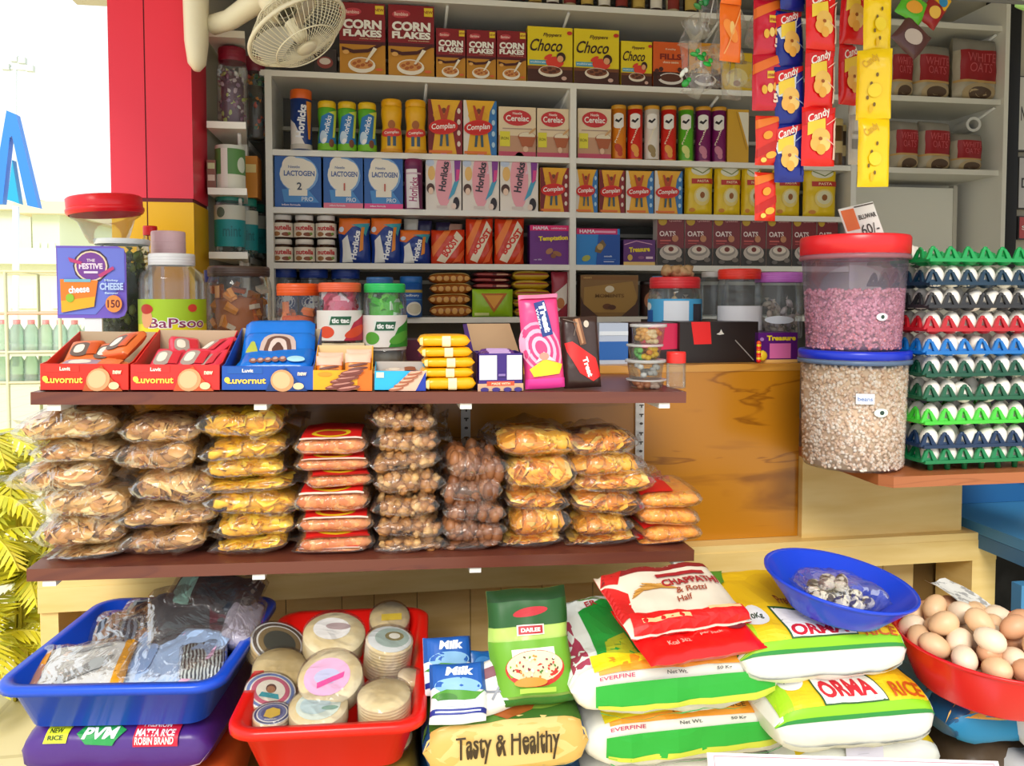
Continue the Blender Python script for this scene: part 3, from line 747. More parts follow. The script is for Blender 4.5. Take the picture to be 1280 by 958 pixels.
# fourth row
nj = None
for r_ in range(2):
    for i, px in enumerate((352, 379.5, 407)):
        x, wj, _ = fit(px-13.5, px+13.5, 296, z4, YI); h = .1*.98; rr = wj*.48
        if nj is None:
            m = MB(); m.lathe([(0, 0), (rr*.9, 0), (rr, .008), (rr, .05), (rr*.9, .066), (rr*.84, .07)], M('#3a1e14', .15), 20)
            nj = thing('spread_jar', '', 'jar', (0, 0, 0), (0, 0, 0), 'jars of chocolate spread'); gb_ = m.build('glass_body', nj)
            l = MB(); A = Art(l, cyl(rr+.0006, PI*rr*.95, .006), PI*rr*.95, .052); A.R(0, 0, 1, 1, '#ece0cc').T('nutella', .5, .66, .36, '#c02828', .62, bold=.04).E(.3, .22, .12, .16, '#a87040').E(.6, .2, .14, .14, '#8a4a2c').E(.72, .25, .06, .1, '#7a9a40'); l.build('label', gb_)
            MB().lathe([(rr*.86, .069), (rr*.9, .0695), (rr*.9, .085), (rr*.84, .0875), (0, .0875)], M('#efe8dc', .35), 20).build('lid', nj); first = nj
        else: first = dup(nj)
        first.rotation_euler = (0, 0, -math.atan2(x, YI)); first.location = (x, YI+.045, z4+.0005+r_*.0885)
        first['label'] = 'chocolate spread jar, %s, %s' % (['standing on the board', 'stacked on another jar'][r_], ['against the side wall', 'in the middle of three', 'beside the blue malt pouches'][i])


def a_hp(A):
    A.G([(0, 1), (1, 1), (1, .84), (.45, .8), (.2, .62), (0, .66)], '#e87018').G([(.4, .84), (1, .9), (.9, .6), (.7, .78)], '#38a0b0').G([(.1, .02), (.45, .02), (.3, .62), (.12, .5)], '#e8e8e4').G([(.75, .8), (.85, .8), (.78, .3), (.66, .25)], '#e88c28').T('Horlicks', .54, .4, .2, '#f4f6fa', .64, rot=80, bold=.04).E(.1, .74, .08, .06, '#d8e0f0')


def a_bo(A):
    A.G([(.0, .5), (.4, 1), (.6, 1), (.05, .2)], '#f08038').G([(.15, .1), (.4, .04), (.95, .75), (.75, .95)], '#f0e0c4').T('BOOST', .55, .5, .22, '#d83018', .62, rot=55, bold=.05).G([(.6, .02), (.85, .05), (1, .3), (1, .45)], '#f06830')


for i, (a, b, t, lab) in enumerate(((424, 463, 273, 'navy malt drink pouch beside the spread jars'), (464, 502, 273, 'navy malt drink pouch in the middle of three'), (500, 538, 288, 'shorter navy malt drink pouch beside the orange pouch'))):
    put('hp', 'malt_pouch', lab, 'pouch', a, b, t, z4, YI+.03, lambda w, h: pouch(w, h, .05, M('#16388c', .25, 'foil'), a_hp, 5, .006, ph=9), 'navy malt pouches', rz=.06*i-.05)
for a, b, t, k, lab in ((539, 581, 288, 'a', 'low folded orange malt pouch'), (582, 616, 274, 'b', 'upright orange malt pouch beside the folded one'), (618, 655, 274, 'b', 'upright orange malt pouch beside the purple chocolate box')):
    put('bo'+k, 'malt_pouch', lab, 'pouch', a, b, t, z4, YI+.03, lambda w, h: pouch(w, h, .055, M('#d83c18', .25, 'foil'), a_bo, 6, .007, ph=8), 'orange malt pouches')
for i, (a, c) in enumerate(((505, '#dcd4c4'), (522, '#2a2850'), (545, '#2c2444'), (560, '#c89880'))):
    put('bh%d' % i, 'sachet', ['cream', 'navy', 'dark purple', 'tan'][i]+' small sachet tucked behind the low malt pouches', 'sachet', a, a+18, 274+i*2, z4, YI+.10, lambda w, h, c=c: pouch(w, h, .02, M(c, .3, 'foil'), None, 2, .004))


def a_5star(A):
    A.R(0, .86, 1, 1, '#e0186c').T('HAMA', .28, .93, .09, '#fbe0ec', .4, bold=.04).T('celebrations', .74, .93, .05, '#f8c8dc', .4).R(.14, .58, 1, .74, '#6a1c7c').T('Temptation', .6, .66, .15, '#f4d820', .76, bold=.05, rot=3).E(.5, .34, .1, .07, '#b07850', 30).E(.7, .28, .12, .06, '#a06838', -20).E(.6, .22, .07, .06, '#8a5230').T('net 100g', .2, .12, .05, '#d8c0e0', .2)


def a_hamb(A):
    A.R(0, .84, .94, 1, '#d81c64').T('HAMA', .25, .92, .1, '#fbe0ec', .36, bold=.04).R(.42, .88, .9, .94, '#f4a8c8').G([(.5, .84), (1, .84), (1, 0), (.45, 0)], '#1450a8').G([(.44, .5), (.6, .7), (.68, .55), (.55, .32), (.42, .36)], '#786038').E(.54, .5, .07, .09, '#c0a060', 30).E(.22, .18, .1, .08, '#a8b050', 20).T('smooth', .72, .24, .05, '#dce8f4', .18).R(.62, .14, .9, .16, '#4878c0').R(.62, .08, .86, .1, '#d8e4f4')


def a_gem(A):
    A.R(0, 0, 1, .13, '#e8c070').S([(.02, .8), (.4, .95), (.9, .82)], .003, '#e0a0c0').T('Treasure', .5, .62, .2, '#f0d428', .66, bold=.05, rot=3).E(.2, .3, .08, .12, '#d8b050').E(.55, .3, .1, .06, '#8a4a80').R(.7, .25, .92, .34, '#e8c8d8')


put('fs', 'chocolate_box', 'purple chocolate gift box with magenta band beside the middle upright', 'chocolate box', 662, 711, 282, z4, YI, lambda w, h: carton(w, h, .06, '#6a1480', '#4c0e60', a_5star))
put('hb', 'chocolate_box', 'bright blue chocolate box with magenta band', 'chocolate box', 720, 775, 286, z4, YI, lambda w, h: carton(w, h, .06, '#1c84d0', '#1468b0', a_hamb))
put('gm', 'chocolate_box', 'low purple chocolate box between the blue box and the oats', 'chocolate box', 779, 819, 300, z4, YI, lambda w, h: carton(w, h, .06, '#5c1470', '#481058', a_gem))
for i, (a, b) in enumerate(((821, 855), (856, 890), (891, 925), (926, 957), (958, 989), (990, 1020), (1021, 1047))):
    put('oats', 'oats_box', 'dark red oats box, %s' % ['beside the low purple chocolate box', 'second from the low purple chocolate box', 'beside the orange sachet strip', 'behind the tail of the orange sachet strip', 'between the sachet strip and the red lidded bucket', 'just behind the price card', 'last before the far rack upright'][i], 'oats box', a, b, 272+i*.3, z4, YI, lambda w, h: carton(w, h, .05, '#7a1820', '#d8c8c0', a_oats(0)), 'boxes of oats')
# fifth row


def clearjar(name, label, cat, x, y, z, r, h, lidc, neck=.86, lidh=.12, labelart=None, lab=(0, .5), cont=None, tint=None, group=None, rot=(0, 0, 0), ridge=0, lidr=None):
    if rot == (0, 0, 0): rot = (0, 0, -math.atan2(x, y)*.9)
    o = thing(name, label, cat, (x, y, z+.0005), rot, group); hb = h*(1-lidh)
    pf = [(0, 0), (r*.95, 0), (r, h*.02)]
    if ridge:
        for i in range(ridge): zz = h*(.1+.65*i/ridge); pf += [(r, zz), (r*.965, zz+.004), (r, zz+.008)]
    pf += [(r, hb*.82), (r*.97, hb*.9), (r*neck, hb*.97), (r*neck, hb)]
    jb = MB().lathe(pf, tint or CLEAR, 28).build('jar_body', o)
    q = (lidr or neck*1.04)*r; L = MB(); L.lathe([(q*.99, hb-.004), (q, hb-.003), (q, h-.004), (q*.96, h), (0, h)], M(lidc, .35), 28)
    for k in range(3): zz = hb+lidh*h*(.1+.25*k); L.lathe([(q*1.0, zz), (q*1.015, zz+.002), (q, zz+.004)], M(lidc, .35), 28)
    L.build('lid', o)
    if labelart:
        m = MB(); ww = PI*r*1.0; hh = h*(lab[1]-lab[0]); labelart(Art(m, cyl(r+.0008, ww, h*lab[0], eps=.0008), ww, hh)); m.build('label', jb)
    if cont: m = cont(r, h); c = m.build('contents', o); c['kind'] = 'stuff'
    return o


def candies(cols, n, size, fill=.7, seed=1, kind='candy', low=0.02, solid=None):
    def f(r, h):
        R = random.Random(seed); m = MB()
        if solid: m.lathe([(0, h*low), (r*.72, h*low), (r*.72, h*(low+fill)*.85), (0, h*(low+fill)*.9)], M(solid, .6), 16)
        for i in range(n):
            a = R.uniform(0, 2*PI); q = r*(.9-size/r*.8)*(R.uniform(.75, 1) if R.random() < .75 else R.uniform(0, 1)); z = h*(low+fill*R.random())+size*.3
            E = Euler((R.uniform(0, 3), R.uniform(0, 3), R.uniform(0, 3))); c = (q*math.cos(a), q*math.sin(a), z); mm = M(R.choice(cols), .3)
            if kind == 'candy':
                m.blob(c, size, size*.6, size*.55, mm, 6, 4, E, .2, i); X = E.to_matrix()
                for s in (-1, 1): b = V(c)+X @ V((s*size*.9, 0, 0)); m.add([b, b+X @ V((s*size*.6, size*.5, 0)), b+X @ V((s*size*.6, -size*.5, size*.2))], [(0, 1, 2)], mm)
            elif kind == 'pill': m.blob(c, size, size*.55, size*.4, mm, 6, 4, E)
            elif kind == 'pack': m.box(-size, size, -size*.35, size*.35, -size*.6, size*.6, mm, Matrix.Translation(c) @ E.to_matrix().to_4x4())
        return m
    return f


for i, (a, b) in enumerate(((341, 371), (374, 410), (414, 450))):
    x, w_, h = fit(a, b, 333+i, z5, YI+.06)
    clearjar('candy_jar', 'blue lidded jar on the lowest rack board, %s' % ['tucked by the corner shelf', 'behind the orange mint jar', 'behind the pink mint jar'][i], 'jar', x, YI+.07, z5, w_/2, h, '#1c3c90', .95, .2, lambda A: A.R(0, 0, 1, 1, '#24508c').E(.5, .5, .3, .35, '#e8ecf4'), (.1, .5), candies(['#c8d0d8', '#3060a0', '#e8e8e8'], 24, .014, .6, i), group='blue lidded jars behind the mint jars')
put('bluejar', 'malt_drink_jar', 'blue drink powder jar with white oval beside the wafer packs', 'jar', 500, 528, 346, z5, YI, lambda w, h: can(w, h, '#1858a8', '#1c68b8', lambda A: A.R(0, .72, 1, .8, '#c0a850').T('Cadbury', .5, .63, .09, '#dce8f0', .5).R(.1, .5, .9, .52, '#58a0d0').E(.6, .25, .24, .2, '#ece8dc').E(.6, .25, .2, .15, '#d8d0b8'), .16))


def pillow_flat(w, d, h, m, art=None, seed=0, ex=4, wr=.004, th=(-35, 60)): return sack(w, d, h, m, art, seed, wr, 16, 14, ex, th)


def stackp(key, name, labs, cat, group, px0, px1, ys, Y, zbase, mk, D=.1):
    z = zbase; n = len(ys)-1; me = None; x0 = P(px0, ys[0], Y).x; x1 = P(px1, ys[0], Y).x
    for i in range(n):
        h = P((px0+px1)/2, ys[i+1], Y).z-z
        if me is None: me = mk(x1-x0, D, h).mesh(name); h0 = h
        o = link(name, me, None, ((x0+x1)/2+random.Random(i).uniform(-.004, .004), Y+D/2, z)); o.scale = (1, 1, h/h0*1.08)
        tag(o, labs[i], cat, group); z += h


stackp('wf', 'wafer_pack', ['brown glossy wafer pack at the bottom of its stack of four', 'brown glossy wafer pack second from the bottom of four', 'brown glossy wafer pack third from the bottom of four', 'tan wafer pack on top of the brown stack of four'], 'wafer pack', 'brown wafer packs', 536, 590, (395, 382, 368, 355, 342), YI, z5, lambda w, d, h: pillow_flat(w, d, h, M('#a85c20', .25, 'foil'), lambda A: [A.E(.1+.16*i, .35, .06, .2, '#d8a050') for i in range(6)]+[A.R(.02, .75, .98, .85, '#e0b868')], 4))
put('grn', 'snack_pack', 'lime green snack pack with orange triangle chip picture', 'snack pack', 590, 641, 362, z5, YI, lambda w, h: pouch(w, h, .04, M('#9cc820', .3, 'foil'), lambda A: A.G([(.2, .85), (.85, .85), (.52, .15)], '#c06818').G([(.3, .78), (.75, .78), (.52, .3)], '#e8a030').R(.05, .05, .4, .15, '#e8f0a0'), 8, .003))
zz = P(615, 362, YI).z
o = MB(); o.box(-.07, .07, 0, .09, 0, 0.002, M('#b8b4a8', .6))
stackp('dr', 'biscuit_pack', ['maroon biscuit pack resting on the green snack pack', 'maroon biscuit pack in the middle of the maroon stack', 'maroon biscuit pack topmost of the maroon stack'], 'biscuit pack', 'maroon biscuit packs', 590, 639, (361, 354, 347, 340), YI+.03, zz, lambda w, d, h: pillow_flat(w, d, h, M('#702024', .3, 'foil'), lambda A: A.R(.1, .3, .5, .6, '#b85048').R(.6, .3, .9, .5, '#d8a080'), 9))
zz = z5
stackp('yl', 'biscuit_pack', ['yellow biscuit pack, lowest of its stack of five', 'yellow biscuit pack, second of its stack of five', 'yellow biscuit pack, middle of its stack of five', 'yellow biscuit pack, fourth of its stack of five', 'yellow biscuit pack, topmost of its stack of five'], 'biscuit pack', 'yellow biscuit packs', 642, 688, (396, 385, 374, 362, 351, 339), YI+.01, z5, lambda w, d, h: pillow_flat(w, d, h, M('#c8a01c', .3, 'foil'), lambda A: A.R(.05, .4, .95, .55, '#9a3020').R(.1, .7, .6, .8, '#e8d070'), 10))
put('rdp', 'wafer_pack', 'dark red and white pack against the middle upright', 'wafer pack', 689, 710, 340, z5, YI+.02, lambda w, h: pouch(w, h, .03, M('#a03040', .3, 'foil'), lambda A: A.G([(.1, .5), (.9, .75), (.9, .3), (.3, .1)], '#e8dcd0').E(.5, .3, .25, .12, '#c07840'), 12, .004))


def a_gold(A):
    A.G([(.05, .1), (.95, .1), (1, .4), (.9, .85), (.06, .7)], '#a8803c').R(0, .88, 1, .97, '#8a5c28').T('HERSHEYS', .12, .93, .04, '#d8b060', .14).E(.5, .66, .08, .08, '#e8dcc0').T('MOMENTS', .5, .5, .09, '#7a5420', .5).E(.46, .24, .08, .07, '#6a3c18').E(.54, .22, .07, .06, '#5a3014').G([(0, 0), (.3, 0), (.05, .3), (0, .5)], '#4a2c1c').G([(1, 0), (.7, 0), (.95, .3), (1, .5)], '#4a2c1c')


put('gold', 'chocolate_box', 'large matt gold and brown chocolate gift box', 'chocolate box', 725, 798, 344, z5, YI, lambda w, h: carton(w, h, .06, '#8c6630', '#5a3c20', a_gold))
put('rnd', 'cookie_tin', 'dark round cookie pack standing beside the gold chocolate box', 'cookie pack', 800, 826, 352, z5, YI+.03, lambda w, h: can(w, h, '#3a2420', '#2a1a18', lambda A: A.E(.5, .5, .3, .3, '#a86840').E(.5, .5, .2, .2, '#d8b080'), .1))
# ---------------------------------------------------------------- corner shelf goods
yj = YL+.09
z_a = sz[1]; z_b = sz[2]; z_c = sz[3]


def cj(a, b, yt, z, y): x, w_, h = fit(a, b, yt, z, y); return x, w_/2, h


x, r, h = cj(271, 310, 62, z_a, yj)
clearjar('toffee_jar', 'maroon lidded jar of lilac and white wrapped toffees on the corner shelf', 'jar', x, yj, z_a, r, h, '#8a1c34', .85, .16, None, cont=candies(['#a888a8', '#c8b0b8', '#8a5870', '#b8c060', '#d8d0c8'], 90, .014, .72, 3, solid='#6a4858'))
x, r, h = cj(300, 334, 74, z_a, yj+.22)
clearjar('toffee_jar', 'jar of orange and green wrapped toffees behind the lilac toffee jar', 'jar', x, yj+.22, z_a, r, h, '#7a1830', .85, .16, None, cont=candies(['#d88020', '#3c7848', '#c84830', '#20484c'], 70, .015, .75, 4, solid='#40382c'))
x, r, h = cj(270, 306, 184, z_b, yj)
clearjar('biscuit_tin', 'green and white labelled jar on the middle corner shelf board', 'jar', x, yj, z_b, r, h, '#d8dcd0', .98, .06, lambda A: A.R(0, 0, 1, 1, '#5a8c4c').R(0, 0, 1, .35, '#e0e0d0').E(.78, .6, .12, .2, '#d8e0d0').R(.3, 0, .45, 1, '#e8e4dc'), (.04, .92))
x, w_, h = fit(306, 322, 195, z_b, yj+.15)
tag(carton(w_, h, .1, '#d88c28', '#b87020', lambda A: A.R(.1, .6, .9, .8, '#f0d890')).build('tea_box', None, (x, yj+.15, z_b)), 'narrow orange box behind the green and white jar', 'box')
x, w_, h = fit(259, 270, 200, z_b, yj-.04)
tag(carton(w_, h, .12, '#8a5848', '#6a4438', lambda A: A.R(.1, .7, .9, .9, '#c8d0a0').R(.1, .3, .9, .5, '#d8c8b8')).build('tea_box', None, (x, yj-.04, z_b)), 'narrow brown box between the pillar and the green jar', 'box')
for i, (a, b, yt, dy, lab) in enumerate(((269, 306, 242, 0, 'teal labelled jar on the low corner shelf board'), (292, 322, 249, .2, 'teal labelled jar behind the front teal jar'), (308, 332, 256, .36, 'teal labelled jar deepest on the corner shelf board'))):
    x, r, h = cj(a, b, yt, z_c, yj+dy)
    clearjar('mint_jar', lab, 'jar', x, yj+dy, z_c, r, h, '#1c8470', .92, .12, lambda A: A.R(0, 0, 1, .62, '#128a90').R(0, .62, 1, .95, '#c8c8b8').E(.3, .78, .1, .12, '#5a6858').T('mint', .55, .35, .25, '#0c6c74', .4), (.1, .82), candies(['#d0d8d0', '#508878'], 20, .013, .6, i), group='teal labelled jars')
x, r, h = cj(300, 330, 322, sz[3]-.33, yj+.3)
# ---------------------------------------------------------------- cupboard goods


def a_atta(A):
    A.R(0, .78, 1, 1, '#8a8478').R(.05, .3, .95, .78, '#9c1820').T('WHITE', .5, .66, .14, '#c8585c', .7, bold=.0).T('OATS', .5, .5, .14, '#c8585c', .55, bold=0).E(.5, .1, .42, .16, '#b8a078').E(.5, .1, .3, .1, '#5a4434').R(0, .26, 1, .3, '#c8a060')


for i, (a, b, t, zc_, lab) in enumerate(((1106, 1136, 58, 0, 'red and cream oats pack behind the yellow snack strip'), (1138, 1183, 58, 0, 'red and cream oats pack in the middle of the upper cupboard shelf'), (1187, 1243, 50, 0, 'red and cream oats pack at the post end of the upper cupboard shelf'),
                                         (1110, 1143, 152, 1, 'red and cream oats pack behind the yellow snack strip, lower cupboard shelf'), (1145, 1183, 153, 1, 'red and cream oats pack in the middle of the lower cupboard shelf'), (1185, 1222, 168, 1, 'red and cream oats pack beneath the paper roll'))):
    put('atta%d' % (i == 2), 'oats_pack', lab, 'oats pack', a, b, t, cz[1+zc_], YR+.05, lambda w, h: pouch(w, h, .09, M('#b4a890', .4, 'foil'), a_atta, 14, .006, ph=10, pw=6), 'oats packs in the cupboard', rz=.12)
p = P(1212, 158, YR+.09); m = MB(); zr = P(1203, 168, YR+.09).z+.003
m.lathe([(.02, -.06), (.031, -.06), (.031, .06), (.02, .06), (.02, -.06)], M('#dcdad2', .6), 20, smooth=False)
tag(m.build('paper_roll', None, (p.x, YR+.11, p.z), (PI/2, 0, -.2)), 'white paper roll with open core lying on the lower cupboard packs', 'paper roll')
# ================================================================== JARS ON THE COUNTER TOP
ZC = ztop


def jarpx(name, lab_, a, b, yt, Y, lidc, z=None, **k):
    x0 = P(a, (yt+440)/2, Y).x; x1 = P(b, (yt+440)/2, Y).x; z = ZC if z is None else z; h = P((a+b)/2, yt, Y).z-z
    return clearjar(name, lab_, 'jar', (x0+x1)/2, Y, z, (x1-x0)/2, h, lidc, **k)


def a_bap(A):
    A.R(0, 0, 1, .5, '#e8e010').R(0, .5, 1, 1, '#a8cc20').T('BaPsoo', .56, .52, .22, '#f8f4f8', .6, bold=.06).T('BaPsoo', .56, .52, .19, '#8a2858', .57, bold=.01).E(.24, .62, .07, .2, '#e8a878').E(.24, .8, .08, .1, '#c03028').R(.52, .05, .66, .3, '#e8ecd8').E(.7, .82, .05, .08, '#d84030')


jarpx('sweet_jar', 'big clear jar with lime and yellow label and upturned dome', 175, 256, 318, 2.20, '#e8e8ec', neck=.68, lidh=.09, labelart=a_bap, lab=(.17, .6), cont=candies(['#a89088', '#c8c0b8', '#706058'], 40, .016, .15, 2))
jarpx('sweet_jar', 'clear jar with small pale pink lid behind the lime labelled jar', 186, 237, 290, 2.42, '#f0c8d0', neck=.8, lidh=.22, cont=candies(['#d8c8c8'], 8, .012, .4, 8), tint=M('#f8e8ec', .06, 'clear'))
jarpx('sweet_jar', 'slim clear jar with bright red cap behind the pink lidded jar', 172, 206, 283, 2.50, '#e01c24', neck=.5, lidh=.06)
# big jar with tilted red lid: dark green content, and the jar lying above it
j = jarpx('pickle_jar', 'large clear jar of dark green leaves behind the purple price card', 118, 190, 300, 2.30, '#e8ecec', neck=.9, lidh=.03, cont=candies(['#1c3414', '#406020', '#6a7c2c', '#182c14', '#88984c'], 220, .018, .84, 6, 'candy', solid='#20301a'))
p = P(150, 285, 2.30)
t = thing('plastic_jar', 'empty clear jar with broad red screw lid tilted on top of the large jar', 'jar', (p.x-.01, 2.30, P(150, 300, 2.30).z+.001), (.0, -.5+.42, 0))
rr = (P(186, 260, 2.3).x-P(93, 260, 2.3).x)/2
m = MB(); m.lathe([(0, -.01), (rr*.5, -.008), (rr*.6, .01), (rr*.75, .05), (rr*.92, .06), (rr*.92, .085)], CLEAR, 28); m.build('jar_body', t)
L = MB(); L.lathe([(rr*.96, .065), (rr, .067), (rr, .108), (rr*.95, .112), (0, .112)], M('#e81828', .3), 32); L.lathe([(rr, .07), (rr*1.03, .072), (rr*1.03, .08), (rr, .082)], M('#e81828', .3), 32); L.build('lid', t)
t.location.x = p.x-.03
cand = candies(['#e07818', '#c85c10', '#f09838', '#e8d8c0'], 80, .018, .75, 9, 'pack', solid='#a85818')
jarpx('sweet_jar', 'dark lidded wide jar of orange candy bars on the counter', 258, 340, 334, 2.36, '#4a3830', neck=.9, lidh=.09, cont=cand)
p = P(262, 352, 2.2)
jarpx('small_jar', 'little jar with navy lid between the lime jar and the orange candy jar', 255, 275, 338, 2.46, '#28347c', neck=.9, lidh=.12, cont=candies(['#c86a20'], 12, .012, .5, 3))


def a_tt(c, c2):
    def f(A):
        A.R(0, 0, 1, 1, '#f0ece6').G([(.55, 0), (1, 0), (1, .95), (.7, .6)], c).E(.3, .28, .12, .2, c2).E(.75, .3, .2, .16, c2, 20).R(.34, .5, .66, .82, '#e8f0e8').G([(.35, .52), (.63, .52), (.66, .8), (.38, .8)], '#206040').T('tic tac', .505, .66, .16, '#f4f8f4', .24, bold=.05)
    return f


def a_tt2(A):
    A.G([(0, 0), (1, 0), (1, .8), (.5, .6), (0, 0.1)], '#f0e8e0').E(.78, .4, .24, .36, '#206040').T('tic tac', .78, .4, .3, '#f4f8f4', .3, bold=.05).E(.35, .3, .08, .1, '#d84050')


jarpx('mint_jar', 'clear jar of orange mint boxes with orange lid', 345, 401, 355, 2.22, '#f06020', neck=.92, lidh=.13, labelart=a_tt2, lab=(.05, .35), cont=candies(['#f0601c', '#f08848', '#e84818', '#f8d0b8'], 60, .016, .66, 11, 'pack', solid='#e06028'), ridge=0)
# stands on two clear jars like the green one
zt = P(480, 433, 2.16).z; zt2 = P(425, 428, 2.16).z


def cont_s(r, h): return candies(['#b8b4a8', '#8c887c', '#d8d4c8', '#5a564c'], 60, .014, .8, 4, 'nut', solid='#6a665c')(r, h)


x0 = P(468, 440, 2.16).x; x1 = P(507, 440, 2.16).x
base1 = clearjar('sweet_jar', 'low clear jar of silver wrapped sweets under the green mint jar', 'jar', (x0+x1)/2-.008, 2.16, ZC, .052, zt-ZC, '#d8d8d4', .95, .1, cont=cont_s)
zq = zt2
bx = P(425, 440, 2.16).x
tag(carton(.13, zq-ZC, .1, '#e8d8b0', '#c8b890', lambda A: A.R(.05, .2, .95, .8, '#d8a030')).build('riser_carton', None, (bx, 2.11, ZC)), 'cream carton under the pink mint jar behind the wafer display', 'carton')
jarpx('mint_jar', 'clear jar of pink mint boxes with orange lid', 397, 453, 354, 2.16, '#f06840', z=zq, neck=.92, lidh=.13, labelart=a_tt('#c02848', '#e8502c'), lab=(.04, .54), cont=candies(['#e04868', '#f08898', '#d02850', '#f8e0e0'], 60, .016, .8, 12, 'pack', solid='#e07088'))
jarpx('mint_jar', 'clear jar of green mint boxes with green lid', 454, 508, 355, 2.16, '#28c460', z=zt, neck=.92, lidh=.12, labelart=a_tt('#2c8c28', '#58a838'), lab=(.0, .5), cont=candies(['#40c020', '#78d848', '#28a018', '#e0f4d8'], 60, .016, .8, 13, 'pack', solid='#58b840'))
jarpx('sweet_jar', 'jar with dark blue lid just behind the green mint jar', 458, 492, 347, 2.32, '#1c5c94', neck=.95, lidh=.1, cont=candies(['#3070a8'], 10, .014, .5, 2))
o = carton(.2, .06, .12, '#5c1038', '#4a0c2c', lambda A: A.R(.5, .2, .9, .6, '#7c1c4c')); x = P(523, 435, 2.3).x
tag(o.build('sweet_carton', None, (x, 2.3, ZC)), 'dark maroon carton behind the stack of yellow packs', 'carton')
# ginger topped jar and its neighbours
a = P(815, 400, 2.3).x; b = P(875, 400, 2.3).x; hb = P(845, 347, 2.3).z
zb_ = P(900, 402, 2.10).z


def a_bl(A):
    A.R(0, 0, 1, 1, '#4aa8dc').R(0, 0, .2, .55, '#2060b0').R(.36, .08, .66, .92, '#e8ecf4').R(.72, .1, .9, .8, '#383440').E(.1, .7, .07, .16, '#e8f0f0')


kx = clearjar('biscuit_jar', 'wide clear jar with red lid and pale blue label on the dark carton', 'jar', (a+b)/2-.005, 2.3, zb_-.02, .078, hb-zb_+.02, '#d83038', .92, .2, a_bl, (.06, .56), candies(['#d8c8b0', '#c8a878', '#e8e0d0'], 20, .016, .5, 7))
m = MB(); R = random.Random(2)
for i in range(7): m.blob((R.uniform(-.04, .04), R.uniform(-.02, .02), .014+R.uniform(0, .010)), .028, .018, .016, M('#c8a478', .7, 'mottle', '#a88458', 3), 8, 6, Euler((0, R.uniform(-.5, .5), R.uniform(0, 3))), .5, i)
m.blob((0, 0, .012), .05, .03, .014, M('#c8a478', .7, 'mottle', '#a88458', 3), 10, 6)
tag(m.build('ginger_root', None, ((a+b)/2+.0, 2.3, hb+.0)), 'knobbly tan ginger lump resting on the red jar lid', 'ginger')
cxs = P(826, 350, 2.42).x
clearjar('sweet_jar', 'slim jar with sky blue cap just behind the ginger topped jar', 'jar', cxs, 2.42, zb_-.02, .03, P(826, 346, 2.42).z-zb_+.02, '#3898d8', .9, .12)
x = P(892, 380, 2.34).x
clearjar('glass_jar', 'tilted glass jar with metal clasp of amber nuts', 'jar', x, 2.34, zb_-.02, .045, P(892, 340, 2.34).z-zb_+.02, '#c8c8c4', .8, .08, None, cont=candies(['#b86a24', '#d89048', '#6a3c1c'], 60, .013, .5, 7, 'nut'))
x = P(924, 380, 2.24).x; rj = (P(951, 380, 2.24).x-P(900, 380, 2.24).x)/2
clearjar('biscuit_jar', 'ribbed clear jar with bright red lid beside the lilac lidded jar', 'jar', x, 2.24, zb_-.05, rj, P(924, 337, 2.24).z-zb_+.05, '#f03828', .93, .13, lambda A: A.R(.1, 0, .96, 1, '#ecebf0'), (.1, .46), candies(['#d8c0c0'], 12, .014, .2, 3), ridge=5)
x = P(977, 390, 2.2).x; rj = (P(1004, 390, 2.2).x-P(950, 390, 2.2).x)/2
zg = P(970, 416, 2.1).z
clearjar('biscuit_jar', 'clear jar with lilac lid beside the red lidded bucket', 'jar', x, 2.22, zg-.02, rj, P(977, 341, 2.2).z-zg+.02, '#c870d0', .97, .13, lambda A: A.E(.5, .5, .2, .3, '#e0e4ec'), (.18, .38), candies(['#c8b0a0', '#b8a898', '#d8c8c8'], 30, .016, .5, 5))
# dark carton with red sticker
cw = P(948, 430, 2.10).x-P(850, 430, 2.10).x; ch = zb_-ZC-.001
m = carton(cw, ch, .34, '#20140f', '#20140f', lambda A: (A.G([(.18, .45), (.4, .46), (.38, 1), (.14, 1)], '#e81818'), A.G([(.46, .7), (.5, .74), (.52, .82), (.54, .74), (.56, .7), (.5, .68)], '#d8d4cc'), A.S([(.7, .55), (.86, .22), (.94, .05)], .003, '#8a8480')))
tag(m.build('storage_carton', None, (P(899, 430, 2.1).x, 2.10, ZC)), 'black brown carton with a red square sticker on the counter', 'carton')
cw2 = P(850, 425, 2.12).x-P(790, 425, 2.12).x
m = carton(cw2, ch*.98, .1, '#34141c', '#34141c', lambda A: (A.G([(.5, .98), (1, .98), (1, .35), (.25, .3), (.1, .7)], '#d81850'), A.R(0, 0, 1, .25, '#241216')))
tag(m.build('gift_carton', None, (P(820, 425, 2.12).x, 2.12, ZC)), 'dark carton with crimson top behind the stacked plastic tubs', 'carton')
m = carton(P(786, 430, 2.1).x-P(750, 430, 2.1).x, P(770, 404, 2.1).z-ZC, .12, '#b8c4d8', '#a0a8b8', lambda A: (A.R(0, .1, 1, .55, '#1c60b0'), A.R(0, .7, 1, .8, '#e0e8f0')))
tag(m.build('wafer_carton', None, (P(767, 430, 2.1).x, 2.1, ZC)), 'pale blue carton behind the dark wafer pack', 'carton')


def a_gem2(A):
    A.R(0, 0, 1, .1, '#f0c070').T('Treasure', .58, .82, .17, '#f4d828', .74, bold=.05).R(.28, .14, .82, .64, '#e070b0').E(.1, .3, .07, .12, '#d8c040').E(.08, .78, .05, .06, '#b080c0')


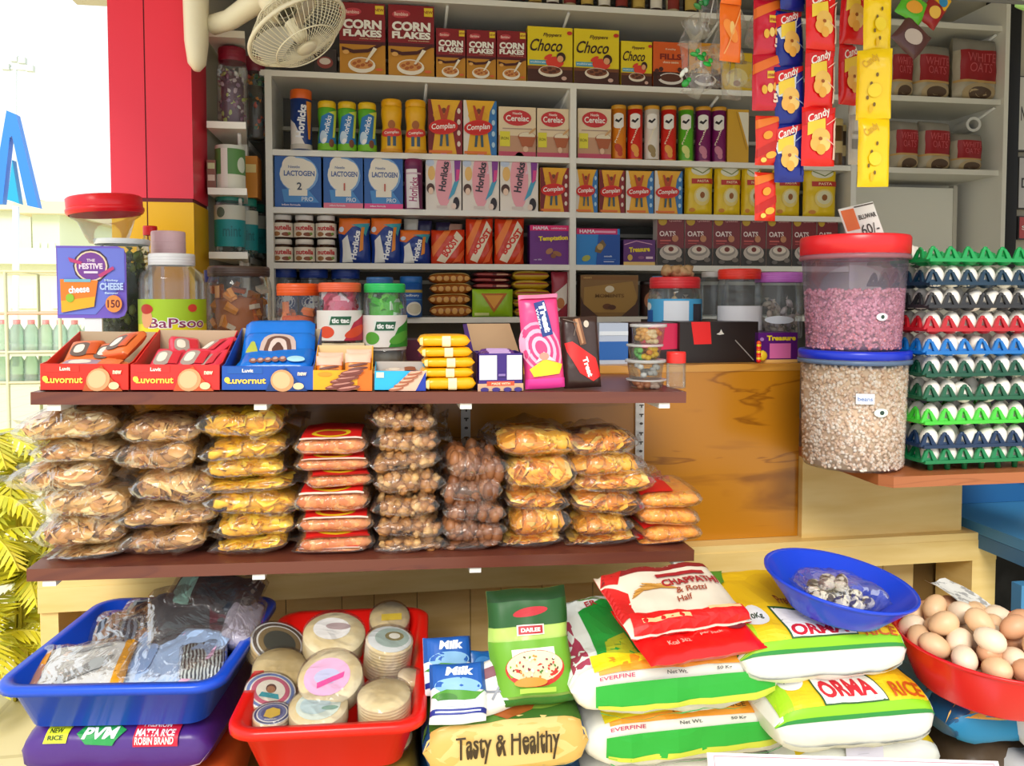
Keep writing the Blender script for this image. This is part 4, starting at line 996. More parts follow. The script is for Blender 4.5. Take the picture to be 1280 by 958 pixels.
m = carton(P(997, 430, 2.08).x-P(948, 430, 2.08).x, P(970, 416, 2.08).z-ZC, .26, '#5c1878', '#481060', a_gem2)
tag(m.build('sweet_carton', None, (P(972.5, 430, 2.08).x, 2.08, ZC)), 'purple sweet box with pink panel beside the blue bucket lid', 'sweet box')
m = MB()
for i in range(9): m.blob((0, 0, .007+i*.006), .007, .007, .007, M(['#e81c1c', '#f0d020', '#e8501c'][i % 3], .3), 8, 6)
m.blob((.012, 0, .02), .014, .006, .014, M('#f0c828', .4), 10, 6)
tag(m.build('flower_clip', None, (P(949, 445, 2.065).x, 2.068, ZC)), 'tiny red and yellow flower trinket in front of the purple sweet box', 'trinket')

# ================================================================== SWEETS ON THE UPPER BROWN SHELF


def display_box(name, lab, a, b, yf, yb, base, inner, art, depth=.2, backc=None, tl=1.0):
    Y = YS+.008; x0 = P(a, 470, Y).x; x1 = P(b, 470, Y).x; w = x1-x0; xm = (x0+x1)/2; z = zU(xm)+.0015
    hf = P((a+b)/2, yf, Y).z-z; hb = P((a+b)/2, yb, Y+depth).z-z
    o = thing(name, lab, 'display box', (xm, Y, z), (0, -math.atan(UP[2]), 0)); C = M(base, .4); I = M(backc or '#c0a888', .6); t = .002
    m = MB(); m.box(-w/2, w/2, 0, depth, 0, t, I); m.box(-w/2, w/2, 0, t, 0, hf, C)
    art(Art(m, flat((-w/2, 0, 0)), w, hf))
    m.build('printed_tray', o)
    m = MB(); m.box(-w/2+t, w/2-t, depth-t, depth, t, hb, I)
    for s in (-1, 1):
        q = [(0.002, t), (depth-.001, t), (depth-.001, hb), (.03, hf*1.05), (0.002, hf)]; xa_ = s*w/2
        m.loft([[(xa_, y, zz) for y, zz in q], [(xa_-s*t, y, zz) for y, zz in q]], C if s < 0 else C, cap0=True, cap1=True, smooth=False)
    m.build('box_walls', o)
    return o, w, depth, hf, hb, xm, Y, z


def choco_pack(w, d, h, c, c2, img, seed=0):
    def art(A): A.G([(0, .0), (1, .0), (1, .22), (0, .22)], c2).E(.4, .6, .26, .16, img).E(.36, .62, .14, .07, '#f0e4d4').R(.62, .5, .9, .72, c2)
    return sack(w, d, h, M(c, .3, 'foil'), art, seed, .003, 14, 14, 8, (-10, 150), None, .6, .5)


def fill(bx, mk, pl, lab, cat, group):
    o, w, d, hf, hb, xm, Y, z = bx; ms = [k(w).mesh('choco') for k in (mk if isinstance(mk, list) else [mk])]
    for i, (fx, fy, fz, rx, ry, rz) in enumerate(pl):
        me = ms[min(i, len(ms)-1)]
        q = link('chocolate_bar_pack', me, None, (xm+fx*w, Y+fy*d, z+fz), (rx, ry, rz)); tag(q, lab, cat, group)


def a_lex(bgc, al):
    def f(A):
        A.R(.06, .7, .44, .96, bgc).T('Luvit', .28, .82, .14, '#f8ece0', .12, bold=.03).T('Luvornut', .27, .42, .26, '#f4cc50', .42, bold=.03).E(.06, .44, .03, .12, '#f0d850', 30)
        A.G([(.48, 0), (.94, 0), (.8, .5), (.7, .95), (.55, .6)], al).E(.66, .42, .13, .44, '#d09868', -35).E(.65, .44, .1, .34, '#e0b488', -35).E(.84, .2, .06, .14, '#e8c8a0').T('new', .88, .7, .14, '#f8dcc0', .1, bold=.04)
    return f


B1 = display_box('sweet_display_box', 'red sweet display box of orange packs at the pillar end of the shelf', 50, 160, 455, 415, '#d82818', 0, a_lex('#c82c1c', '#b85018'), .2)
fill(B1, lambda w: choco_pack(w*.42, .09, .022, '#e07038', '#c85018', '#6a5850', 1), [(-.22, .55, .055, .45, .0, .1), (.1, .5, .05, .45, 0, -.05), (.27, .55, .07, .5, -.15, -.35)], 'orange foil chocolate pack heaped in the orange pack display box', 'chocolate pack', 'orange packs in the display box')
fill(B1, lambda w: choco_pack(w*.9, .07, .04, '#f09050', '#e07840', '#a890a0', 2), [(.0, .22, .012, .2, 0, 0)], 'long orange foil pack lying at the front edge of its display box', 'chocolate pack', None)
B2 = display_box('sweet_display_box', 'red sweet display box of pink red packs beside the blue one', 163, 274, 456, 413, '#e02c28', 0, a_lex('#d02c28', '#c85020'), .2)
fill(B2, lambda w: choco_pack(w*.38, .10, .022, '#e84058', '#d02838', '#a89890', 3), [(-.2, .4, .04, .42, 0, .0), (.13, .4, .04, .42, 0, -.1), (-.1, .72, .062, .4, .1, .3), (.3, .7, .06, .4, -.2, -.5), (.33, .35, .035, .4, -.3, -.3)], 'pink red foil chocolate pack heaped in the red display box', 'chocolate pack', 'red packs in the display box')


def a_blu(A):
    a_lex('#1858b0', '#0c3878')(A)


B3 = display_box('sweet_display_box', 'blue sweet display box of blue chocolate packs on the brown shelf', 277, 391, 458, 411, '#1450b0', 0, a_blu, .22)


def bluepack(w):
    def art(A): A.E(.5, .55, .25, .28, '#c8b0a8').E(.5, .55, .19, .2, '#6a4840').E(.5, .55, .13, .14, '#d8c4bc').E(.5, .55, .08, .08, '#5a3830').E(.15, .5, .08, .14, '#b0b848').R(0, .02, 1, .12, '#2474d0')
    return sack(w*.86, .10, .028, M('#1474d8', .25, 'foil'), art, 3, .003, 14, 14, 9, (-10, 150), None, .6, .5)


def bluepack2(w):
    def art(A):
        for i in range(5): A.E(.22+.1*i, .45, .05, .1, '#8a5a50', 20).E(.22+.1*i, .48, .03, .05, '#c8a8a0', 20)
        A.E(.8, .45, .12, .1, '#a8d8e8')
    return sack(w*.86, .10, .028, M('#1474d8', .25, 'foil'), art, 5, .003, 14, 14, 9, (-10, 150), None, .6, .5)


fill(B3, [bluepack, bluepack2], [(0.02, .7, .062, .62, 0, .03), (.03, .48, .04, .35, 0, -.04), (-.03, .3, .016, .3, 0, .02), (0.0, .9, .085, .75, .0, 0)], 'blue foil chocolate pack with cocoa swirl layered in the blue display box', 'chocolate pack', 'blue packs in the display box')


def a_fin(A):
    A.R(.75, 0, 1, 1, '#e87018').E(.2, .8, .12, .1, '#e89020')
    for i, (x, y) in enumerate(((.4, .2), (.5, .32), (.48, .5), (.58, .62), (.62, .8), (.66, .92), (.6, .15))): A.E(x, y, .2, .12, '#7a3c34', 8).E(x-.02, y+.03, .15, .04, '#c08478', 8)


B4 = display_box('wafer_display_box', 'yellow and orange wafer display box in front of the pink mint jar', 391, 465, 463, 432, '#f2a818', 0, a_fin, .11, '#e8c890')


def finpack(w):
    def art(A):
        A.R(0, .62, 1, 1, '#f0b8a0')
        for i in range(4): A.E(.5, .1+.14*i, .4, .05, '#6a3428', 8)
    return pouch(w*.44, .055, .012, M('#f08828', .3, 'foil'), art, 4, .002)


fill(B4, finpack, [(-.25, .3, .015, -.35, 0, 0), (.25, .3, .02, -.3, 0, 0), (-.24, .6, .02, -.3, 0, 0), (.26, .62, .026, -.3, 0, 0)], 'orange wafer bar standing in the yellow display box', 'wafer bar', 'wafer bars in the yellow box')


def a_fb(A):
    A.G([(.75, 0), (1, 0), (1, 1), (.85, 1)], '#1438a8').G([(.3, 0), (.8, 0), (1, 1), (.7, 1)], '#e8b8a0').R(.03, .66, .18, .94, '#c8dccc')
    for i, (x, y) in enumerate(((.42, .1), (.52, .3), (.62, .5), (.7, .7), (.78, .9))): A.E(x, y, .15, .1, '#a86448', 10).E(x, y+.05, .12, .04, '#e8b498', 10)


B5 = display_box('wafer_display_box', 'small sky blue wafer display box beside the yellow packs', 468, 532, 464, 452, '#28b0ec', 0, a_fb, .10, '#c8c0b8')
fill(B5, lambda w: choco_pack(w*.8, .07, .018, '#b8a8a0', '#9a5c40', '#d8c8c0', 6), [(0, .5, .02, .1, 0, 0)], 'silvery brown wafer pack lying in the sky blue display box', 'wafer pack', None)
# yellow stack
z = None; x0 = P(528, 470, YS+.01).x; x1 = P(594, 470, YS+.01).x; xm = (x0+x1)/2; z = zU(xm)
def yp(w, d, h): return sack(w, d, h, M('#f8b010', .3, 'foil'), lambda A: (A.R(.46, .0, .62, .7, '#f8e8b8'), A.R(.04, .1, .1, .6, '#f8d890')), 4, .002, 16, 14, 8, (-45, 60), None, .5, .45)
me = yp(x1-x0, .09, .0265).mesh('y')
ys_ = (488, 472.5, 460, 447, 434, 419)
for i in range(5):
    h = P(560, ys_[i+1], YS+.01).z-z
    o = link('biscuit_pack', me, None, (xm+(.002, -.002, .001, -.006, -.008)[i], YS+.055, z+.0015 if i == 0 else z), (0, 0, (.02, 0, -.02, .03, -.03)[i])); o.scale = (1, 1, h/.0265)
    tag(o, 'yellow foil biscuit pack with pale band, %s' % ['lowest of its stack of five', 'second from the bottom of five', 'in the middle of five', 'fourth up of five', 'topmost of its stack of five'][i], 'biscuit pack', 'yellow biscuit packs on the brown shelf'); z += h
# purple open box
a, b = 597, 654; Y = YS+.01; x0 = P(a, 470, Y).x; x1 = P(b, 470, Y).x; w = x1-x0; xm = (x0+x1)/2; z = zU(xm)+.001; hf = P(625, 442, Y).z-z
o = thing('chocolate_carton', 'opened purple carton with two white flaps and lifted cardboard lid', 'carton', (xm, Y, z))
m = MB(); PU = M('#3a1c78', .4); m.box(-w/2, w/2, 0, .1, 0, .002, PU); m.box(-w/2, w/2, 0, .002, 0, hf, PU); m.box(-w/2, -w/2+.002, 0, .1, 0, hf, PU); m.box(w/2-.002, w/2, 0, .1, 0, hf, PU); m.box(-w/2, w/2, .098, .1, 0, hf, PU)
A = Art(m, flat((-w/2, 0, 0)), w, hf); A.R(.04, .3, .42, .95, '#ece8ec').R(.64, .3, .97, .95, '#ece8ec').R(0, 0, 1, .2, '#c8a080').R(.2, .14, .8, .26, '#e85030').E(.15, .04, .09, .06, '#3a2878').E(.4, .04, .09, .06, '#3a2878').E(.65, .04, .09, .06, '#3a2878').E(.88, .04, .09, .06, '#3a2878').R(.45, .4, .6, .46, '#8870b0').T('MADE WITH', .5, .2, .06, '#f8e0c0', .4); m.build('carton_body', o)
zt = P(625, 405, Y+.10).z-z; m = MB(); m.add([(-w/2, .1, hf), (w/2+.01, .1, hf-.01), (w/2-.01, .12, zt), (-w/2-.01, .12, zt)], [(0, 1, 2, 3)], M('#a88864', .7)); m.add([(-w/2, .102, hf), (w/2+.01, .102, hf-.01), (w/2-.01, .122, zt), (-w/2-.01, .122, zt)], [(3, 2, 1, 0)], PU)
m.add([(-w/2-.01, .119, zt), (-w/2+.002, .1, hf), (-w/2-.012, .08, hf), (-w/2-.022, .09, zt)], [(0, 1, 2, 3)], M('#4a2c8c', .5)); m.build('lid_flap', o)
for i in range(3):
    q = sack(w*.8, .03, .016, M('#5c2c84', .3, 'foil'), lambda A: A.R(.2, .3, .8, .6, '#b898c8'), i, .002, 10, 12, 8); tag(q.build('chocolate_bar', None, (xm, Y+.025+.022*i, z+hf-.014+.002*i)), 'small purple foil bar in the opened purple carton', 'chocolate bar', 'purple bars in the opened carton')


# leaning wafer pouches
def leanpack(name, lab, a, b, yt, c, art, rz, Y, w, lean, seed):
    x = P((a+b)/2, 470, Y).x; z = zU(x); h = (P((a+b)/2, yt, Y+.03).z-z)/math.cos(lean)
    o = pouch(w, h, .03, M(c, .3, 'foil'), art, seed, .003, 18, pw=6, ph=12).build(name, None, (x, Y, z+.004), (-lean, rz, 0)); return tag(o, lab, 'wafer pack')


def a_treat(A):
    for r_, c in ((.9, '#f8a0c0'), (.8, '#e83878'), (.66, '#f8b0cc'), (.52, '#e83878'), (.4, '#f8b8d0'), (.26, '#e83878')): A.E(.45, .42, r_*.55, r_*.32, c, 20)
    A.G([(.34, .9), (.62, .93), (.78, .56), (.5, .53)], '#1c3884').T('Treat', .59, .74, .17, '#f8f8fc', .32, rot=-80, bold=.06).T('Wafers', .44, .73, .07, '#d8e0f4', .22, rot=-80)
    A.G([(.1, .2), (.5, .3), (.95, .24), (.85, .14), (.2, .12)], '#f0d028').G([(.25, .26), (.5, .38), (.8, .27), (.5, .3)], '#f8c8d8').E(.5, .33, .12, .04, '#d89080').R(0, 0, 1, .1, '#f040a0').R(0, .95, 1, 1, '#f088b0')


leanpack('wafer_pack', 'tall pink strawberry wafer pack leaning beside the purple carton', 658, 704, 371, '#ec4484', a_treat, -.045, YS+.03, P(702, 450, YS).x-P(652, 450, YS).x, .18, 1)


def a_dark(A):
    A.G([(.05, .62), (.25, .64), (.85, .4), (.98, .15), (.75, .08), (.4, .2), (.1, .5)], '#d81c1c').T('Treat', .62, .28, .15, '#f4ece8', .28, rot=-74, bold=.05).G([(.3, .95), (.5, .97), (.62, .6), (.45, .58)], '#7a4c30').G([(.36, .96), (.44, .96), (.55, .62), (.5, .6)], '#b48460').E(.65, .88, .07, .05, '#c8b8a8').S([(.05, .96), (.4, .9), (.3, .72)], .002, '#6a5a50')


leanpack('wafer_pack', 'dark brown chocolate wafer pack with red leaf shape leaning beside the pink pack', 705, 752, 398, '#3a2824', a_dark, -.03, YS+.045, P(752, 450, YS).x-P(704, 450, YS).x, .16, 2)
# plastic tubs
ty = ((489, 474), (474, 446), (446, 430), (430, 406)); tz = None
Y = YS+.07; xt_ = P(808, 450, Y).x; z = zU(xt_)+.002; seq = [488, 473.5, 449, 430, 405]; cl = ['#e8a060', '#e8dcd0', '#f0c030', '#f0b878']
for i in range(4):
    r = .044 if i in (0, 1) else .04; h = P(808, seq[i+1], Y).z-z
    o = thing('plastic_tub', 'clear round snack tub, %s' % ['lowest of its stack of four', 'empty looking, second from the bottom', 'holding green and yellow sweets, third from the bottom', 'holding orange sweets, topmost of the stack of four'][i], 'tub', (xt_+(0, -.002, -.004, .004)[i], Y, z), (0, 0, 0), 'stacked clear tubs')
    MB().lathe([(0, .0005), (r*.8, .001), (r*.92, h*.86), (r*.97, h*.88)], CLEAR, 24).build('tub_body', o)
    MB().lathe([(r*.98, h*.84), (r*1.02, h*.85), (r*1.02, h*.99), (r*.95, h*.995), (0, h*.985)], M('#f0f4f8', .1, 'clear', None, 1, .35), 24).build('lid', o)
    cols = [['#e09060', '#e8c8b0'], ['#e8e4e0', '#b8b4b0'], ['#78c868', '#f0c020', '#e88828', '#f0c020'], ['#f0b060', '#f0d0a0', '#e89050']][i]
    rq = random.Random(i+3); mm = MB()
    for k in range(34 if i != 1 else 14):
        an = rq.uniform(0, 6.28); q = r*.62*rq.uniform(.6, 1); mm.blob((q*math.cos(an), q*math.sin(an), h*(.12+.6*rq.random())), .008, .007, .006, M(cols[int((math.cos(an)*.5+.5)*len(cols)*.99)], .4), 7, 5)
    c = mm.build('contents', o); c['kind'] = 'stuff'; z += h
x = P(845, 465, YS+.06).x; z = zU(x)+.002; h = P(845, 440, YS+.06).z-z
clearjar('small_jar', 'small clear jar with red screw lid beside the stacked tubs', 'jar', x, YS+.06, z, .0215, h, '#e02c28', .95, .26, None, cont=candies(['#6a6864', '#48443c', '#8c887c'], 30, .008, .66, 5, 'nut'))
# purple promo card on a stick
Y = 2.1; q0 = P(72, 398, Y); q1 = P(157, 308, Y); w = q1.x-q0.x; h = q1.z-q0.z
o = MB(); pts = [(-w/2, 0), (w/2-.02, 0), (w/2-.006, .006), (w/2, .02), (w/2, h-.02), (w/2-.006, h-.006), (w/2-.02, h), (-w/2, h)]
o.loft([[(x, 0, z) for x, z in pts], [(x, .004, z) for x, z in pts]], M('#7458c8', .35), cap0=True, cap1=True, smooth=False)
A = Art(o, flat((-w/2, 0, 0)), w, h, 2); A.G([(.02, .05), (.55, .05), (.98, .5), (.98, .97), (.02, .97)], '#6c78dc')
A.E(.5, .72, .26, .24, '#3c2c50', n=12).E(.5, .72, .235, .21, '#f0d8b8').E(.5, .72, .21, .19, '#7a3c9c').T('THE', .5, .8, .04, '#f0e0f0', .12).T('FESTIVE', .5, .72, .08, '#f8e0f4', .34, bold=.04).R(.4, .62, .6, .65, '#e8d8f0')
A.G([(.18, .84), (.38, .78), (.36, .74), (.2, .78)], '#c03c7c').G([(.6, .6), (.82, .72), (.84, .68), (.64, .56)], '#c03c7c')
A.G([(.07, .08), (.54, .16), (.6, .52), (.06, .54)], '#f08020').G([(.08, .08), (.54, .16), (.56, .3), (.07, .24)], '#f0b020').T('cheese', .33, .4, .1, '#e8eef8', .3, bold=.04, rot=4).R(.12, .5, .5, .54, '#78b8d0').E(.2, .28, .06, .06, '#90c030')
A.T('Mighty', .8, .52, .04, '#c8e0f8', .2).T('CHEESE', .8, .44, .1, '#b8d0f8', .34, bold=.04).T('flavour', .8, .35, .03, '#c8e0f8', .2).E(.83, .2, .12, .12, '#f09040').T('150', .83, .2, .11, '#6a1c20', .18, bold=.02)
t = o.build('promo_card', None, ((q0.x+q1.x)/2, Y, q0.z)); tag(t, 'purple cheese promotion card with rounded corners standing before the big jars', 'promotion card')
MB().box(-.02, .02, .004, .012, ZC-q0.z, .1, M('#e8e8f0', .5)).build('card_stand', t)
MB().box(-.05, .05, -.01, .06, ZC-q0.z, ZC-q0.z+.004, M('#e8e8f0', .5)).build('card_foot', t)

# ================================================================== SNACK BAGS ON THE LOWER BROWN SHELF
TAN = ['#d8a45c', '#cc9448', '#e8bc78', '#c08444', '#f0d49c']; YLW = ['#ffc808', '#f8b800', '#ffd838', '#eca800']
NUT = ['#c89458', '#b88048', '#d8ac70', '#a87038']; BRN = ['#8c5632', '#9c6640', '#7a4828']; CHP = ['#f8b428', '#f09c1c', '#fcc850', '#e88c18', '#f8cc68']
KIND = {
    'flake': (TAN, .036, 70, 'chip', '#d8a868', 'flat tan fried crisps'), 'tanc': (TAN[:4], .030, 80, 'chip', '#b88448', 'golden brown fried crisps'),
    'yel': (YLW, .024, 100, 'chip', '#f4b400', 'bright yellow banana chips'), 'nut': (NUT, .016, 80, 'nut', '#a87440', 'lumpy tan nut snacks'),
    'ball': (BRN, .019, 55, 'ball', '#5c3820', 'dark brown sweet balls'), 'chp': (CHP, .040, 60, 'chip', '#d88820', 'large orange yellow curled chips'),
}
protos = {}


def bagproto(kind, v):
    k = (kind, v)
    if k in protos: return protos[k]
    R = random.Random(hash(kind) % 1 + v*17+len(kind)); W, D, H = .18, .22, .055
    if kind in ('mix', 'sev', 'mixd'):
        c = {'mix': '#cc6c28', 'mixd': '#c87038', 'sev': '#f08c14'}[kind]; m = sack(W*.9, D*.94, H*.94, M(c, .6, 'grain', '#e8a058' if kind == 'mix' else '#f8b038', .5), None, v, .004, 16, 16, 5)
        rc = '#d81c18'
        def art(A):
            if kind == 'sev': A.R(.04, .62, .55, 1, rc)
            else: A.R(.12, .52, .9, .98, rc).E(.5, .7, .26, .16, '#e8c020').E(.5, .7, .2, .1, '#c83018').R(.1, .46, .92, .52, '#f0d8c8' if v != 1 else '#a81814')
        f = sack(W, D, H, FILM, art, v, .005, 20, 18, 7, (-30, 100))
        protos[k] = [('contents', m.mesh('contents')), ('film_wrap', f.mesh('film_wrap'))]; return protos[k]
    cols, s, n, kd, core, _ = KIND[kind]
    g = sack_fn(W*.92, D*.92, H*.96, v, .003, 5); m = MB(); chips(m, g, n, s, cols, R, kd, H*.96)
    gi = sack(W*.78, D*.76, H*.62, M(core, .7, 'mottle', cols[1], 3), None, v, .004, 10, 12, 4)
    i0 = len(m.v); m.add([(x, y, z+H*.15) for x, y, z in gi.v], gi.f, M(core, .7, 'mottle', core, 3), True)
    f = sack(W*1.04, D, H*1.04, FILM, None, v, .02, 22, 20, 3)
    # crimped tail of the film
    rs = random.Random(v); e = []
    for sgn in (-1, 1):
        L_ = rs.uniform(.012, .045); nn = 9
        a_ = [(sgn*W*.50, (-.35+.7*i/nn)*D, H*.5+rs.uniform(-.004, .004)) for i in range(nn+1)]
        b_ = [(sgn*(W*.50+L_), (-.42+.84*i/nn)*D, H*.5+rs.uniform(-.012, .012)) for i in range(nn+1)]
        f.add(a_+b_, [(i, i+1, nn+2+i, nn+1+i) for i in range(nn)], FILM, True)
    protos[k] = [('contents', m.mesh('contents')), ('film_wrap', f.mesh('film_wrap'))]; return protos[k]


ORD = ['lowest', 'second from the bottom', 'third from the bottom', 'fourth from the bottom', 'fifth from the bottom', 'sixth from the bottom', 'seventh from the bottom', 'eighth from the bottom']


def column(kind, bags, what, where, group, Dp=.22, dy=.0):
    n = len(bags)
    for i, (a, b, yt, yb) in enumerate(bags[::-1]):
        Yf = YS+.03+dy; x0 = P(a, yb, Yf).x; x1 = P(b, yb, Yf).x; xm = (x0+x1)/2; zt_ = P((a+b)/2, yt, Yf+.03).z; zb = P((a+b)/2, yb, Yf+.03).z
        if i == 0: zb = zL(xm)+.001
        h = max(zt_-zb, .015)*1.06; tl = (i*7 % 5-2)*.04 if kind not in ('mix',) else (i % 3-1)*.01
        lab = '%s of %s, %s' % (('film bag', 'printed bag')[kind in ('mix', 'sev')], what, (ORD[i] if i < n-1 else 'topmost')+' '+where)
        o = thing('snack_bag', lab, 'snack bag', (xm, Yf+Dp/2, zb), (0, tl, (i*5 % 7-3)*.03), group)
        for nm, me in bagproto(kind, i % 3):
            c = link(nm, me, o)
            if nm == 'contents': c['kind'] = 'stuff'
        o.scale = ((x1-x0)/.18, Dp/.22, h/.055)


column('flake', [(12, 142, 514, 555), (28, 143, 553, 583), (8, 135, 580, 620), (38, 155, 608, 654), (34, 148, 648, 690), (62, 158, 686, 708)], 'pale fried crisps', 'at the outer end', 'bags of pale crisps', .24)
column('tanc', [(140, 240, 522, 560), (144, 246, 552, 592), (158, 262, 590, 634), (138, 264, 632, 663), (150, 262, 662, 706)], 'golden brown crisps', 'of its stack of five', 'bags of golden brown crisps')
column('yel', [(244, 355, 511, 552), (247, 358, 549, 578), (245, 350, 572, 602), (232, 370, 600, 616), (252, 370, 613, 648), (262, 365, 644, 676), (264, 364, 672, 704)], 'bright yellow chips', 'of its yellow stack', 'bags of bright yellow chips')
column('mix', [(366, 463, 543, 571), (364, 463, 569, 590), (374, 463, 588, 611), (367, 467, 610, 642), (368, 468, 641, 667), (366, 466, 664, 692), (368, 463, 688, 707)], 'spicy red mixture', 'of its red stack', 'bags of spicy mixture')
column('nut', [(465, 550, 512, 541), (466, 552, 538, 566), (463, 552, 563, 590), (462, 552, 588, 621), (468, 553, 620, 647), (467, 557, 646, 673), (466, 558, 671, 693), (474, 553, 689, 703)], 'lumpy tan nuts', 'of its tall stack of eight', 'bags of tan nut snacks')
column('ball', [(556, 632, 568, 601), (556, 632, 598, 630), (554, 632, 626, 654), (553, 632, 650, 677), (560, 632, 674, 699)], 'dark brown sweet balls', 'of its stack', 'bags of brown sweet balls', .2)
column('chp', [(620, 728, 538, 574), (637, 726, 570, 618), (633, 712, 614, 640), (638, 712, 632, 676), (632, 710, 668, 697)], 'orange curled chips', 'beside the brown sweet balls', 'bags of orange curled chips')
column('chp', [(718, 800, 541, 572), (713, 806, 566, 600), (722, 824, 590, 618), (716, 806, 614, 646), (720, 792, 644, 673), (716, 804, 667, 694)], 'golden curled chips', 'beside the red sev bags', 'bags of golden curled chips')
column('sev', [(806, 884, 612, 636), (800, 877, 632, 658), (803, 879, 654, 678), (804, 866, 675, 691)], 'thin orange sev noodles', 'at the far shelf end', 'bags of orange sev noodles', .2)
# ================================================================== BUCKETS AND EGGS ON THE LEDGE
def bucket(lab, cx, yt, yl, yb, Y, wt, wb, lidc, rimc, fillc, fc2, top, z=None, wall=None, tags=()):
    wt *= .93; wb *= .93; rT = (P(cx+wt/2, yt, Y).x-P(cx-wt/2, yt, Y).x)/2; rB = rT*wb/wt; x = P(cx, (yt+yb)/2, Y).x
    z = P(cx, yb, Y-rB*.9).z if z is None else z; H = P(cx, yt, Y).z-z; hl = P(cx, yl, Y-rT).z-z
    o = thing('storage_bucket', lab, 'bucket', (x, Y, z)); R = random.Random(int(cx+yt))
    rr = lambda q: rB+(rT*.95-rB)*q/hl
    bb = MB().lathe([(0, .002), (rB*.96, .002), (rB, .012), (rr(hl*.5), hl*.5), (rr(hl*.97), hl*.97), (rr(hl)*1.03, hl*.97), (rr(hl)*1.04, hl)], wall, 40).build('bucket_body', o)
    L = MB(); L.lathe([(rT*.97, hl-.012), (rT*1.0, hl-.012), (rT*1.0, hl-.004), (rT*.96, hl)], M(rimc, .3, 'tint', rimc), 40); L.build('rim', o)
    L = MB(); L.lathe([(rT*.97, hl-.001), (rT*.99, hl), (rT*.995, H-.006), (rT*.97, H-.001), (rT*.93, H), (rT*.9, H-.006), (0, H-.006)], M(lidc, .3), 44); L.build('lid', o)
    m = MB(); q = hl*top; m.lathe([(0, .006), (rB*.93, .006), (rr(q)*.95, q), (0, q+.003)], M(fc2, .7), 32)
    for i in range(2300):
        a = R.uniform(-PI, 0) if i % 6 else R.uniform(0, PI); zz = R.uniform(.008, q+.004); r_ = rr(zz)*.955
        c = (r_*math.cos(a), r_*math.sin(a), zz); m.blob(c, .0062, .0042, .0042, M(R.choice(fillc), .45), 5, 3, Euler((R.uniform(0, 3), R.uniform(0, 3), R.uniform(0, 3))))
    cc = m.build('contents', o); cc['kind'] = 'stuff'
    for (u, v, w_, h_, c, tx, el) in tags:
        m = MB(); A = Art(m, cyl(rr(v)*1.0+.002, w_, v, u, eps=.001, taper=rr(v+h_)-rr(v), h=h_), w_, h_)
        if el: A.E(.5, .5, .5, .5, c).E(.55, .5, .16, .26, '#284038')
        else: A.R(0, 0, 1, 1, c).T(tx, .5, .5, .4, '#5878b8', .8)
        m.build('sticker', bb)
    return z+H, x


BW = M('#fbf8f8', .08, 'clear', '#fbf0f4', 1, .07); BV = M('#f4eefb', .08, 'clear', '#dcd4f4', 1, .13)
YK = 1.80
zt1, xk = bucket('tall clear bucket of cream white beans with blue lid', 1066, 436, 452, 590, YK, 132, 118, '#1430c0', '#98b8e8', ['#fbeeda', '#f4dcc4', '#fff8ec', '#e8c8a8'], '#e8d0b0', .93, zle+.0005, BW,
       ((-.35, .165, .04, .024, '#e8eef6', 'beans', 0), (-.05, .135, .034, .02, '#e8f4e8', '', 1)))
zt2, _ = bucket('clear bucket of pink groundnuts with red lid, stacked on the blue lidded bucket', 1067, 296, 315, 436, YK, 129, 110, '#e82830', '#f0a8b8', ['#e09098', '#d07c84', '#eca8b0', '#c07078'], '#b06870', .62, zt1-.004, BV,
       ((.0, .075, .028, .018, '#e4e4ec', '', 1),))
# price card
Y = YK+.0; q = P(1084, 296, Y); o = MB(); w = .10; h = .085
o.box(-w/2, w/2, 0, .003, 0, h, M('#f0ece4', .6)); A = Art(o, flat((-w/2, 0, 0)), w, h); A.G([(.03, .3), (.4, .3), (.4, .93), (.03, .93)], '#f07840').R(.42, .93, .98, .97, '#605850').T('BLUWAR', .7, .62, .14, '#3a3430', .5, bold=.02)
A.T('60/-', .66, .24, .3, '#302c2c', .5, bold=.0)
tag(o.build('price_card', None, (q.x, Y, zt2-.002), (-.25, -.22, .1)), 'small white price card with orange panel propped on the red bucket lid', 'price card')

# egg trays
YE = 1.69; ex0 = P(1163, 450, YE).x; pit = .0452; rims = (588, 556.5, 527, 497.5, 468, 440.5, 412, 383, 354.5, 325.5)
TC = ['#0e7c48', '#143054', '#48c83c', '#1c5c40', '#14503c', '#1470c0', '#b81c28', '#2c2c30', '#12344c', '#149a50']
TN = ['green', 'navy blue', 'bright lime green', 'dull dark green', 'dark green', 'bright blue', 'red', 'black', 'dark teal navy', 'fresh green']
TW = ['lowest of the stack', 'second from the bottom', 'third from the bottom', 'fourth from the bottom', 'fifth from the bottom', 'above the dark green ones', 'in the middle of the upper half', 'just above the red one', 'under the fresh green one', 'topmost of the stack']


